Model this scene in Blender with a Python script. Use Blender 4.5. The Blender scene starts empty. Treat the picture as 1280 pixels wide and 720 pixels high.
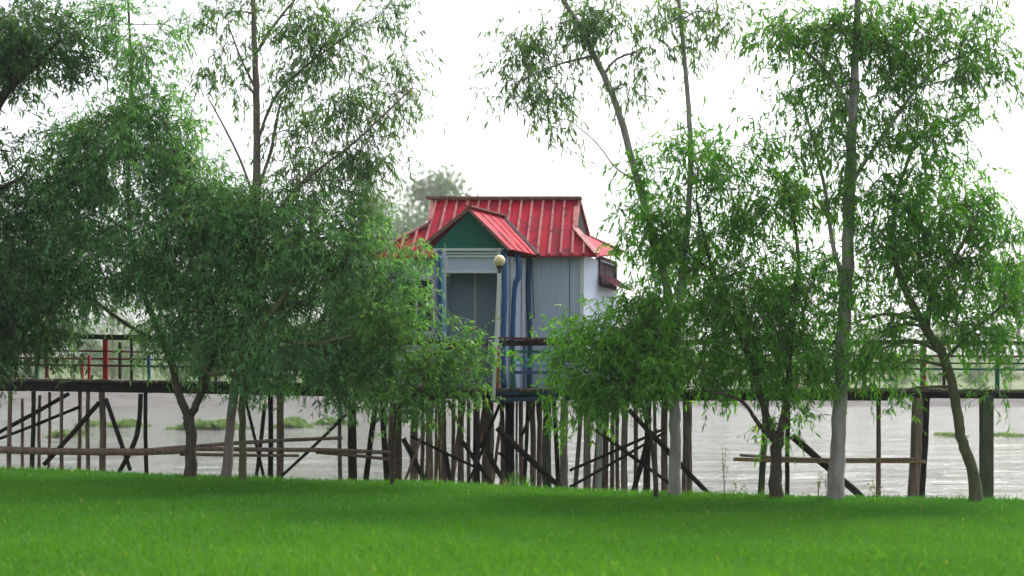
import bpy, math, random
import numpy as np
from mathutils import Vector, Matrix
random.seed(7)
RNG = np.random.default_rng(7)
scene = bpy.context.scene
COL = scene.collection

# ------------------------------------------------------------------ view set-up
F = 1500.0          # focal length in photo pixels (1280 wide)
HZ = 472.0          # horizon row
EYE = 1.6
def at(px, py, Y):
    return Vector(((px-640.0)/F*Y, Y, EYE-(py-HZ)/F*Y))
def R(d): return math.radians(d)

cam = bpy.data.cameras.new('camera'); cam_o = bpy.data.objects.new('camera', cam); COL.objects.link(cam_o)
cam.sensor_width = 36.0; cam.lens = F/1280*36.0
cam.shift_y = (HZ-360.0)/1280.0
cam.clip_end = 6000; cam.clip_start = 0.1
cam_o.location = (0, 0, EYE); cam_o.rotation_euler = (R(90), 0, 0)
cam.dof.use_dof = True; cam.dof.focus_distance = 19.3; cam.dof.aperture_fstop = 0.8
scene.camera = cam_o

# ------------------------------------------------------------------ materials
def nodes_of(name):
    m = bpy.data.materials.new(name); m.use_nodes = True
    nt = m.node_tree; b = nt.nodes['Principled BSDF']
    return m, nt, b
def noise(nt, scale, detail=4, rough=.55, vec=None, dist=0.0):
    n = nt.nodes.new('ShaderNodeTexNoise'); n.inputs['Scale'].default_value = scale
    n.inputs['Detail'].default_value = detail; n.inputs['Roughness'].default_value = rough
    n.inputs['Distortion'].default_value = dist
    if vec is not None: nt.links.new(vec, n.inputs['Vector'])
    return n
def ramp(nt, fac, stops):
    r = nt.nodes.new('ShaderNodeValToRGB')
    el = r.color_ramp.elements
    while len(el) < len(stops): el.new(.5)
    for e, (p, c) in zip(el, stops):
        e.position = p; e.color = (c[0], c[1], c[2], 1)
    nt.links.new(fac, r.inputs['Fac'])
    return r
def objcoord(nt, scale=(1, 1, 1)):
    tc = nt.nodes.new('ShaderNodeTexCoord'); mp = nt.nodes.new('ShaderNodeMapping')
    mp.inputs['Scale'].default_value = scale
    nt.links.new(tc.outputs['Object'], mp.inputs['Vector'])
    return mp.outputs['Vector']
def bump(nt, b, h, strength=.3, dist=.01):
    bn = nt.nodes.new('ShaderNodeBump'); bn.inputs['Strength'].default_value = strength
    bn.inputs['Distance'].default_value = dist
    nt.links.new(h, bn.inputs['Height']); nt.links.new(bn.outputs['Normal'], b.inputs['Normal'])
def mixc(nt, fac, a, b, mode='MIX'):
    m = nt.nodes.new('ShaderNodeMix'); m.data_type = 'RGBA'; m.blend_type = mode
    if isinstance(fac, (int, float)): m.inputs[0].default_value = fac
    else: nt.links.new(fac, m.inputs[0])
    for i, v in ((6, a), (7, b)):
        if isinstance(v, tuple): m.inputs[i].default_value = (*v, 1)
        else: nt.links.new(v, m.inputs[i])
    return m.outputs[2]

def mat_wood(name, a, b_, c=None, sc=(9, 9, 1.2), rough=.85, bs=.5):
    m, nt, b = nodes_of(name)
    v = objcoord(nt, sc)
    n = noise(nt, 2.0, 6, .65, v, .4)
    r = ramp(nt, n.outputs['Fac'], [(.3, a), (.62, b_), (.8, c or b_)])
    nt.links.new(r.outputs['Color'], b.inputs['Base Color'])
    b.inputs['Roughness'].default_value = rough; b.inputs['Specular IOR Level'].default_value = .2
    n2 = noise(nt, 5.0, 5, .7, v)
    bump(nt, b, n2.outputs['Fac'], bs, .012)
    return m
def mat_paint(name, col, wear=(.12, .1, .09), amount=.62, rough=.55, sc=(4, 4, 2.0), var=.8):
    m, nt, b = nodes_of(name)
    v = objcoord(nt, sc)
    n = noise(nt, 3.0, 8, .7, v, .3)
    r = ramp(nt, n.outputs['Fac'], [(amount, (0, 0, 0)), (amount+.1, (1, 1, 1))])
    n2 = noise(nt, 1.1, 4, .6, v)
    lo = tuple(c*var for c in col)
    base = mixc(nt, n2.outputs['Fac'], lo, col)
    nt.links.new(mixc(nt, r.outputs['Color'], base, wear), b.inputs['Base Color'])
    b.inputs['Roughness'].default_value = rough; b.inputs['Specular IOR Level'].default_value = .2
    bump(nt, b, n.outputs['Fac'], .15, .006)
    return m

M = {}
M['wood_dark'] = mat_wood('dark wet wood', (.008, .0065, .006), (.023, .018, .015), (.05, .038, .031))
M['wood_brown'] = mat_wood('brown weathered wood', (.075, .052, .04), (.24, .165, .13), (.38, .29, .235))
M['wood_grey'] = mat_wood('grey weathered wood', (.09, .076, .065), (.24, .2, .168), (.34, .3, .26))
M['wood_moss'] = mat_wood('mossy green wood', (.025, .04, .02), (.07, .095, .05), (.13, .14, .09))
M['wood_tan'] = mat_wood('tan bamboo', (.18, .1, .05), (.36, .22, .12), (.42, .28, .17))
M['wood_pale'] = mat_wood('pale post', (.25, .25, .27), (.45, .45, .47), (.5, .5, .5))
M['plank'] = mat_wood('walkway planks', (.04, .033, .028), (.12, .1, .085), (.2, .17, .14), (1.2, 12, 6))
M['bark'] = mat_wood('grey brown bark', (.035, .026, .02), (.09, .068, .052), (.15, .12, .09), (7, 7, 2.2), .9, .7)
M['bark_dark'] = mat_wood('dark bark', (.025, .02, .016), (.06, .047, .038), (.1, .08, .065), (7, 7, 2.2), .9, .7)
M['bark_green'] = mat_wood('olive bark', (.05, .055, .028), (.12, .12, .065), (.18, .17, .1), (7, 7, 2), .9, .7)
M['bark_pink'] = mat_wood('pinkish eucalypt bark', (.13, .1, .095), (.24, .19, .18), (.3, .25, .23), (6, 6, 1), .85, .4)
def mat_whitebark():
    m, nt, b = nodes_of('pale smooth eucalypt bark')
    v = objcoord(nt, (5, 5, 1.6))
    n = noise(nt, 1.5, 6, .6, v, .5)
    r = ramp(nt, n.outputs['Fac'], [(.28, (.14, .11, .1)), (.42, (.22, .195, .185)), (.6, (.33, .3, .295)), (.8, (.22, .18, .15))])
    n2 = noise(nt, 22, 3, .6, objcoord(nt, (1, 1, .8)))
    r2 = ramp(nt, n2.outputs['Fac'], [(.67, (0, 0, 0)), (.72, (1, 1, 1))])
    nt.links.new(mixc(nt, r2.outputs['Color'], r.outputs['Color'], (.08, .06, .05)), b.inputs['Base Color'])
    b.inputs['Roughness'].default_value = .8
    bump(nt, b, n.outputs['Fac'], .3, .01)
    return m
M['bark_white'] = mat_whitebark()

M['wall'] = mat_paint('pale blue wall panel', (.5, .565, .73), (.34, .37, .41), .68, .5, (1.4, 1.4, .5), .88)
def streaks(m):
    nt = m.node_tree; b = nt.nodes['Principled BSDF']
    src = b.inputs['Base Color'].links[0].from_socket
    n = noise(nt, 2.0, 6, .65, objcoord(nt, (9, 9, .35)), .2)
    r = ramp(nt, n.outputs['Fac'], [(.5, (0, 0, 0)), (.8, (.35, .35, .35))])
    nt.links.new(mixc(nt, r.outputs['Color'], src, (.17, .18, .19)), b.inputs['Base Color'])
streaks(M['wall'])
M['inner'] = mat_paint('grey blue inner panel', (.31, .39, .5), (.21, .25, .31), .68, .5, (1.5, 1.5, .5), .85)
M['white'] = mat_paint('old white paint', (.68, .7, .74), (.3, .29, .28), .66, .5)
M['blue'] = mat_paint('blue paint', (.03, .105, .27), (.02, .04, .08), .6, .45)
M['blue_light'] = mat_paint('light blue paint', (.16, .36, .55), (.5, .55, .6), .58, .5)
M['navy'] = mat_paint('dark blue paint', (.018, .06, .15), (.02, .03, .05), .6, .5)
M['green'] = mat_paint('green paint', (.012, .13, .085), (.03, .05, .04), .64, .5)
M['gable_green'] = mat_paint('dark teal green board', (.006, .13, .1), (.01, .08, .062), .66, .6, (2, 2, .8))
M['red'] = mat_paint('red paint', (.35, .012, .022), (.07, .02, .02), .6, .5)
M['darkred'] = mat_paint('dark red paint', (.13, .012, .025), (.04, .015, .015), .6, .5)
M['yellow'] = mat_paint('yellow paint', (.62, .38, .04), (.2, .1, .03), .6, .5)
M['cream'], _nt, _b = nodes_of('cream glass globe'); _b.inputs['Base Color'].default_value = (.78, .62, .36, 1); _b.inputs['Roughness'].default_value = .25
M['black'], _nt, _b = nodes_of('black plastic'); _b.inputs['Base Color'].default_value = (.012, .013, .016, 1); _b.inputs['Roughness'].default_value = .5
M['glass'], _nt, _b = nodes_of('dark window glass'); _b.inputs['Base Color'].default_value = (.03, .035, .035, 1); _b.inputs['Roughness'].default_value = .08
M['curtain'] = mat_paint('faded purple brown curtain', (.13, .085, .1), (.06, .04, .045), .5, .9, (9, 9, 1))

def mat_roof(name, rib=False):
    m, nt, b = nodes_of(name)
    v = objcoord(nt, (1, 1, 1))
    n0 = noise(nt, .9, 5, .6, v, .3)
    ns = noise(nt, 3.4, 1, .5, objcoord(nt, (1, .02, .02)))
    n = nt.nodes.new('ShaderNodeMix'); n.data_type = 'FLOAT'; n.inputs[0].default_value = .5
    nt.links.new(n0.outputs['Fac'], n.inputs[2]); nt.links.new(ns.outputs['Fac'], n.inputs[3])
    class _O: outputs = {'Fac': n.outputs[0]}
    n = _O
    if rib:
        r = ramp(nt, n.outputs['Fac'], [(.3, (.3, .08, .09)), (.5, (.48, .2, .19)), (.75, (.42, .13, .09))])
    else:
        r = ramp(nt, n.outputs['Fac'], [(.3, (.19, .003, .018)), (.48, (.42, .004, .03)), (.6, (.5, .01, .03)), (.74, (.52, .07, .045))])
    n2 = noise(nt, 4.0, 9, .75, objcoord(nt, (1.4, 1.4, .8)), .6)
    r2 = ramp(nt, n2.outputs['Fac'], [(.5, (0, 0, 0)), (.62, (1, 1, 1))])
    dirt = mixc(nt, r2.outputs['Color'], r.outputs['Color'], (.13, .02, .03))
    n3 = noise(nt, 9.0, 4, .7, v)
    r3 = ramp(nt, n3.outputs['Fac'], [(.66, (0, 0, 0)), (.74, (1, 1, 1))])
    nt.links.new(mixc(nt, r3.outputs['Color'], dirt, (.4, .24, .23)), b.inputs['Base Color'])
    b.inputs['Roughness'].default_value = .6; b.inputs['Specular IOR Level'].default_value = .12
    bump(nt, b, n2.outputs['Fac'], .25, .01)
    return m
M['roof'] = mat_roof('faded red metal sheet')
M['roof_rib'] = mat_roof('worn pink roof seam', True)
M['flash'] = mat_wood('dark tarred flashing', (.03, .02, .022), (.09, .045, .05), (.16, .08, .08))
M['awning'] = mat_paint('faded purple red sheet', (.2, .04, .06), (.12, .06, .06), .55, .6)
M['ridge'] = mat_wood('rusty brown ridge metal', (.12, .045, .04), (.27, .13, .11), (.36, .2, .17), (2, 6, 6), .6, .2)

def mat_leaf(name, lo, hi, odd, transl=.5, rough=.42, spec=.35):
    m, nt, b = nodes_of(name)
    at_ = nt.nodes.new('ShaderNodeAttribute'); at_.attribute_name = 'tint'
    r = ramp(nt, at_.outputs['Fac'], [(0, lo), (.8, hi), (.93, hi), (.97, odd)])
    nt.links.new(r.outputs['Color'], b.inputs['Base Color'])
    b.inputs['Roughness'].default_value = rough
    b.inputs['Specular IOR Level'].default_value = spec
    tr = nt.nodes.new('ShaderNodeBsdfTranslucent')
    tc = mixc(nt, 1.0, r.outputs['Color'], (1.7, 1.6, .55), 'MULTIPLY')
    nt.links.new(tc, tr.inputs['Color'])
    ms = nt.nodes.new('ShaderNodeMixShader'); ms.inputs[0].default_value = transl
    nt.links.new(b.outputs[0], ms.inputs[1]); nt.links.new(tr.outputs[0], ms.inputs[2])
    nt.links.new(ms.outputs[0], nt.nodes['Material Output'].inputs['Surface'])
    return m
M['leaf_left'] = mat_leaf('blue green willow leaf', (.068, .215, .085), (.185, .41, .155), (.45, .43, .1))
M['leaf_tall'] = mat_leaf('grey green eucalypt leaf', (.055, .14, .06), (.14, .27, .105), (.3, .32, .1))
M['leaf_edge'] = mat_leaf('dark green leaf', (.03, .095, .04), (.075, .18, .07), (.16, .22, .06))
M['leaf_shrub'] = mat_leaf('mid green shrub leaf', (.045, .165, .04), (.135, .32, .075), (.45, .4, .07))
M['leaf_bright'] = mat_leaf('bright green leaf', (.045, .2, .022), (.15, .37, .04), (.4, .45, .06))
M['leaf_right'] = mat_leaf('deep green leaf', (.04, .19, .02), (.14, .36, .04), (.38, .4, .06))
M['leaf_white'] = mat_leaf('soft green eucalypt leaf', (.042, .165, .03), (.14, .33, .05), (.34, .36, .07))
M['leaf_far'] = mat_leaf('far tree leaf', (.06, .12, .045), (.12, .2, .075), (.16, .22, .09), .35)
M['leaf_hyacinth'] = mat_leaf('fresh water plant leaf', (.08, .16, .05), (.15, .25, .09), (.28, .3, .12), .3)
M['grass'] = mat_leaf('lush grass blade', (.02, .135, .012), (.098, .275, .02), (.4, .4, .08), .4, .5, .2)
M['dry'] = mat_leaf('dry weed', (.14, .13, .07), (.3, .28, .16), (.4, .36, .2), .4)
M['twig'] = mat_wood('twig bark', (.04, .03, .022), (.09, .068, .05))

def mat_ground():
    m, nt, b = nodes_of('ground soil and turf')
    tc = nt.nodes.new('ShaderNodeTexCoord')
    sp = nt.nodes.new('ShaderNodeSeparateXYZ'); nt.links.new(tc.outputs['Object'], sp.inputs[0])
    n = noise(nt, 1.3, 8, .65, tc.outputs['Object'])
    turf = ramp(nt, n.outputs['Fac'], [(.3, (.02, .06, .01)), (.7, (.04, .11, .015))])
    nf = noise(nt, .05, 8, .7, tc.outputs['Object'])
    far = ramp(nt, nf.outputs['Fac'], [(.32, (.08, .14, .05)), (.48, (.13, .18, .075)), (.6, (.2, .21, .13)), (.75, (.12, .16, .07))])
    nm = noise(nt, .35, 8, .7, objcoord(nt, (1, 1, 6)))
    mud = ramp(nt, nm.outputs['Fac'], [(.3, (.08, .075, .07)), (.6, (.16, .15, .145)), (.75, (.13, .15, .08))])
    def step(val, a, b2):
        mr = nt.nodes.new('ShaderNodeMapRange'); mr.inputs[1].default_value = a; mr.inputs[2].default_value = b2
        nt.links.new(val, mr.inputs[0]); return mr.outputs[0]
    c1 = mixc(nt, step(sp.outputs['Y'], 18.0, 19.5), turf.outputs['Color'], mud.outputs['Color'])
    add = nt.nodes.new('ShaderNodeMath'); add.operation = 'MULTIPLY_ADD'; add.inputs[1].default_value = 14.0
    nt.links.new(nf.outputs['Fac'], add.inputs[0]); nt.links.new(sp.outputs['Y'], add.inputs[2])
    c2 = mixc(nt, step(add.outputs[0], 122, 128), c1, far.outputs['Color'])
    nt.links.new(c2, b.inputs['Base Color'])
    b.inputs['Roughness'].default_value = .95
    b.inputs['Specular IOR Level'].default_value = .1
    bump(nt, b, n.outputs['Fac'], .6, .03)
    return m
M['ground'] = mat_ground()
def mat_water():
    m, nt, b = nodes_of('muddy river water')
    tc = nt.nodes.new('ShaderNodeTexCoord')
    b.inputs['Base Color'].default_value = (.07, .066, .052, 1)
    b.inputs['Roughness'].default_value = .1; b.inputs['IOR'].default_value = 1.33
    def layer(sx, sy, sc, det):
        mp = nt.nodes.new('ShaderNodeMapping'); mp.inputs['Scale'].default_value = (sx, sy, 1)
        mp.inputs['Rotation'].default_value = (0, 0, R(4))
        nt.links.new(tc.outputs['Object'], mp.inputs['Vector'])
        return noise(nt, sc, det, .62, mp.outputs['Vector'], .5).outputs['Fac']
    a = layer(.3, .62, 1.0, 5); c = layer(.05, .13, 1.0, 3)
    mm = nt.nodes.new('ShaderNodeMath'); mm.operation = 'MULTIPLY'
    nt.links.new(a, mm.inputs[0]); nt.links.new(c, mm.inputs[1])
    bump(nt, b, mm.outputs[0], 1.0, 1.1)
    return m
M['water'] = mat_water()

# ------------------------------------------------------------------ mesh helpers
class MB:
    def __init__(s): s.v = []; s.f = []; s.m = []
    def add(s, verts, faces, mi=0):
        o = len(s.v); s.v += [tuple(p) for p in verts]
        s.f += [tuple(i+o for i in f) for f in faces]; s.m += [mi]*len(faces)
    def prism(s, poly, off, mi=0):
        poly = [Vector(p) for p in poly]; off = Vector(off); n = len(poly)
        vs = poly+[p+off for p in poly]
        fs = [tuple(range(n))[::-1], tuple(range(n, 2*n))]+[(i, (i+1) % n, n+(i+1) % n, n+i) for i in range(n)]
        s.add(vs, fs, mi)
    def board(s, p0, p1, w, h, mi=0, up=(0, 0, 1)):
        p0 = Vector(p0); p1 = Vector(p1); d = (p1-p0).normalized()
        side = d.cross(Vector(up))
        if side.length < 1e-3: side = d.cross(Vector((0, 1, 0)))
        side.normalize(); u = side.cross(d).normalized()
        a = side*w/2; b = u*h/2
        vs = [p0-a-b, p0+a-b, p0+a+b, p0-a+b, p1-a-b, p1+a-b, p1+a+b, p1-a+b]
        s.add(vs, [(3, 2, 1, 0), (4, 5, 6, 7), (0, 1, 5, 4), (1, 2, 6, 5), (2, 3, 7, 6), (3, 0, 4, 7)], mi)
    def box(s, x0, x1, y0, y1, z0, z1, mi=0):
        vs = [(x0, y0, z0), (x1, y0, z0), (x1, y1, z0), (x0, y1, z0), (x0, y0, z1), (x1, y0, z1), (x1, y1, z1), (x0, y1, z1)]
        s.add(vs, [(3, 2, 1, 0), (4, 5, 6, 7), (0, 1, 5, 4), (1, 2, 6, 5), (2, 3, 7, 6), (3, 0, 4, 7)], mi)
    def tube(s, pts, rad, n=8, mi=0, jit=0.0, cap=True, rnd=random):
        pts = [Vector(p) for p in pts]; k = len(pts)
        if isinstance(rad, (int, float)): rad = [rad]*k
        rings = []; ref = Vector((0.31, 0.95, 0.05))
        ph = rnd.random()*6.28
        for i, p in enumerate(pts):
            d = (pts[min(i+1, k-1)]-pts[max(i-1, 0)])
            if d.length < 1e-6: d = Vector((0, 0, 1))
            d.normalize()
            a = d.cross(ref); a = a.normalized() if a.length > 1e-3 else d.cross(Vector((1, 0, 0))).normalized()
            b = d.cross(a)
            rings.append([p+(a*math.cos(ph+6.2832*j/n)+b*math.sin(ph+6.2832*j/n))*rad[i]*(1+jit*(rnd.random()-.5)) for j in range(n)])
        vs = [v for r in rings for v in r]
        fs = [(i*n+j, i*n+(j+1) % n, (i+1)*n+(j+1) % n, (i+1)*n+j) for i in range(k-1) for j in range(n)]
        if cap: fs += [tuple(range(n))[::-1], tuple(range((k-1)*n, k*n))]
        s.add(vs, fs, mi)
    def build(s, name, mats, parent=None, smooth=False, bevel=0):
        me = bpy.data.meshes.new(name)
        me.from_pydata(s.v, [], s.f)
        if not isinstance(mats, (list, tuple)): mats = [mats]
        for m in mats: me.materials.append(m)
        me.polygons.foreach_set('material_index', s.m)
        if smooth: me.polygons.foreach_set('use_smooth', [True]*len(s.f))
        me.update()
        o = bpy.data.objects.new(name, me); COL.objects.link(o)
        if bevel:
            bm_ = o.modifiers.new('bevel', 'BEVEL'); bm_.width = bevel; bm_.segments = 2; bm_.limit_method = 'ANGLE'
        if parent is not None:
            o.parent = parent
            o.matrix_parent_inverse = Matrix.Translation(-parent.location)
        return o
def tag(o, label=None, cat=None, group=None, kind=None):
    if label: o['label'] = label
    if cat: o['category'] = cat
    if group: o['group'] = group
    if kind: o['kind'] = kind
    return o
def thing(name, loc, label, cat, group=None):
    o = bpy.data.objects.new(name, None); COL.objects.link(o); o.location = loc
    o.empty_display_size = .2
    return tag(o, label, cat, group)
def smooth_line(pts, rad, sub=5):
    """Catmull-Rom through pts with radii."""
    P = [Vector(p) for p in pts]; out = []; ro = []
    n = len(P)
    for i in range(n-1):
        p0 = P[max(i-1, 0)]; p1 = P[i]; p2 = P[i+1]; p3 = P[min(i+2, n-1)]
        for k in range(sub):
            t = k/sub
            out.append(.5*((2*p1)+(p2-p0)*t+(2*p0-5*p1+4*p2-p3)*t*t+(3*p1-p0-3*p2+p3)*t**3))
            ro.append(rad[i]*(1-t)+rad[i+1]*t)
    out.append(P[-1]); ro.append(rad[-1])
    return out, ro
def np_mesh(name, V, faces_flat, loop_tot, mats, midx=None, tint=None, parent=None, smooth=False):
    me = bpy.data.meshes.new(name)
    nv = len(V); nf = len(loop_tot)
    me.vertices.add(nv); me.vertices.foreach_set('co', np.asarray(V, dtype=np.float32).ravel())
    me.loops.add(len(faces_flat)); me.loops.foreach_set('vertex_index', np.asarray(faces_flat, dtype=np.int32))
    me.polygons.add(nf)
    starts = np.concatenate([[0], np.cumsum(loop_tot)[:-1]]).astype(np.int32)
    me.polygons.foreach_set('loop_start', starts)
    me.polygons.foreach_set('loop_total', np.asarray(loop_tot, dtype=np.int32))
    for m in mats: me.materials.append(m)
    if midx is not None: me.polygons.foreach_set('material_index', np.asarray(midx, dtype=np.int32))
    if smooth: me.polygons.foreach_set('use_smooth', np.ones(nf, dtype=bool))
    if tint is not None:
        a = me.attributes.new('tint', 'FLOAT', 'POINT'); a.data.foreach_set('value', np.asarray(tint, dtype=np.float32))
    me.update(calc_edges=True)
    o = bpy.data.objects.new(name, me); COL.objects.link(o)
    if parent is not None:
        o.parent = parent; o.matrix_parent_inverse = Matrix.Translation(-parent.location)
    return o
def unit(a): return a/np.maximum(np.linalg.norm(a, axis=1, keepdims=True), 1e-9)
def leaf_arrays(P, D, L, W, rng, curl=.18):
    """6-vertex folded, drooping leaves. returns V(n,6,3)"""
    n = len(P)
    rv = rng.normal(size=(n, 3)); rv[:, 2] += .8
    S = unit(np.cross(D, rv)); N = unit(np.cross(S, D))
    dn = np.zeros((n, 3)); dn[:, 2] = -1
    L = L[:, None]; W = W[:, None]
    V = np.empty((n, 6, 3))
    V[:, 0] = P
    m1 = P+D*L*.38+dn*L*curl*.12
    m2 = P+D*L*.74+dn*L*curl*.5
    V[:, 1] = m1-S*W*.5+N*W*.15; V[:, 2] = m1+S*W*.5+N*W*.15
    V[:, 3] = m2-S*W*.36+N*W*.08; V[:, 4] = m2+S*W*.36+N*W*.08
    V[:, 5] = P+D*L*.98+dn*L*curl
    return V
LEAF_F = np.array([0, 2, 1, 1, 2, 4, 3, 3, 4, 5]); LEAF_T = np.array([3, 4, 3])
def leaf_faces(n, off=0):
    f = (LEAF_F[None, :]+(np.arange(n)*6)[:, None]+off).ravel()
    return f, np.tile(LEAF_T, n)

# ------------------------------------------------------------------ ground and water
def edge_px(px): return 18.3-1.5*np.clip(px, -400, 1700)/1280
def edge_row(px):
    px = np.asarray(px, dtype=float)
    return np.interp(px, [-600, 0, 450, 640, 860, 1280, 1900], [568, 586, 602, 608, 618, 626, 634])
def edge_at_x(x):
    px = 640+x/17.5*F
    Y = edge_px(px)
    px = 640+x/Y*F
    Y = edge_px(px)
    z = EYE-(edge_row(px)-HZ)/F*Y-.03
    return Y, z
def ground_z(x, y):
    x = np.asarray(x, dtype=float); y = np.asarray(y, dtype=float)
    Ye, ze = edge_at_x(np.clip(x, -14, 14))
    t = np.clip((y-7)/(Ye-7), 0, 1)
    z = ze*t*t*(3-2*t)*.5+ze*t*.5
    d = y-Ye
    bank = ze-np.clip(d, 0, 1e9)**1.0*.55-.05*np.clip(d, 0, 2)
    z = np.where(d > 0, np.maximum(bank, -2.2), z)
    wob = 1.2*np.sin(x*.09)+.7*np.sin(x*.31+1)
    yy = y+wob
    far = np.interp(yy, [60, 104, 108, 116, 122, 150, 166, 172, 260, 900, 4000], [-2.2, -1.6, -1.0, .25, .5, .9, 4.4, 4.7, 3.2, 3.0, 3.0])
    return np.where(y > 60, far, z)
xs = np.concatenate([np.linspace(-3000, -60, 24)[:-1], np.linspace(-60, -14, 40)[:-1], np.linspace(-14, 14, 90), np.linspace(14, 60, 40)[1:], np.linspace(60, 3000, 24)[1:]])
ys = np.concatenate([[-400, -60, -10, 0, 4], np.linspace(6, 24, 80), np.linspace(26, 60, 12), np.linspace(64, 180, 100), np.linspace(190, 400, 16), [600, 900, 1500, 2500, 4000]])
GX, GY = np.meshgrid(xs, ys)
GZ = ground_z(GX, GY)
GZ = GZ+np.where(GY > 100, .12*np.sin(GX*.7+GY*.3)*np.sin(GX*.23-GY*.9), 0)
nx, ny = len(xs), len(ys)
V = np.stack([GX, GY, GZ], -1).reshape(-1, 3)
i = np.arange(ny-1)[:, None]*nx+np.arange(nx-1)[None, :]
q = np.stack([i, i+1, i+nx+1, i+nx], -1).reshape(-1)
g = np_mesh('ground', V, q, np.full((ny-1)*(nx-1), 4), [M['ground']], smooth=True)
tag(g, kind='structure')
wb = MB(); wb.add([(-3000, 17.2, -1.0), (3000, 17.2, -1.0), (3000, 125, -1.0), (-3000, 125, -1.0)], [(0, 1, 2, 3)])
wo = wb.build('river_water', M['water']); tag(wo, kind='structure')

# ------------------------------------------------------------------ grass
def build_grass():
    rng = np.random.default_rng(3)
    n = 520000
    y = 6.5+(18.9-6.5)*rng.random(n)**.9
    half = 640/F*y+2.6
    x = (rng.random(n)*2-1)*half
    Ye, ze = edge_at_x(x)
    keep = y < Ye+.35
    x, y = x[keep], y[keep]; n = len(x)
    z = ground_z(x, y)-.005
    cl = .5+.5*np.sin(x*1.7+1.3*np.sin(y*1.1))*np.sin(y*2.1+1.1*np.sin(x*.9))
    cl2 = .5+.5*np.sin(x*.55+2+.8*np.sin(y*.6))*np.sin(y*.8+x*.2)
    h = (.05+.045*rng.random(n))*(.75+.5*cl)*(1+.5*(rng.random(n) < .03))
    Ye2, _ = edge_at_x(x)
    h *= 1+.5*np.clip(1-np.abs(y-Ye2)/.25, 0, 1)*rng.random(n)
    w = .0055+.004*rng.random(n)+.0002*y
    az = rng.random(n)*6.283
    lean = .15+.55*rng.random(n)
    d = np.stack([np.cos(az)*lean+.12, np.sin(az)*lean-.05, np.ones(n)], -1); d = unit(d)
    s = np.stack([-np.sin(az+rng.normal(size=n)*.6), np.cos(az+rng.normal(size=n)*.6), np.zeros(n)], -1)
    P = np.stack([x, y, z], -1)
    bend = np.stack([np.cos(az), np.sin(az), np.zeros(n)], -1)*(h*.45*rng.random(n))[:, None]
    V = np.empty((n, 5, 3))
    V[:, 0] = P-s*w[:, None]*.5; V[:, 1] = P+s*w[:, None]*.5
    mid = P+d*h[:, None]*.6
    V[:, 2] = mid-s*w[:, None]*.42; V[:, 3] = mid+s*w[:, None]*.42
    V[:, 4] = P+d*h[:, None]*.98+bend
    f = np.array([0, 1, 3, 2, 2, 3, 4])
    faces = (f[None, :]+(np.arange(n)*5)[:, None]).ravel()
    tot = np.tile([4, 3], n)
    tint = np.clip(.12+.26*cl2+.14*cl+.2*rng.random(n)+.25*np.clip((15-y)/6, 0, 1), 0, .9)  # last term paints in brighter light on the lawn outside the tree shade
    tint = np.where(rng.random(n) < .006, 1.0, tint)
    o = np_mesh('grass', V.reshape(-1, 3), faces, tot, [M['grass']], tint=np.repeat(tint, 5))
    tag(o, 'lush bright green grass covering the river bank', 'grass', kind='stuff')
build_grass()

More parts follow.
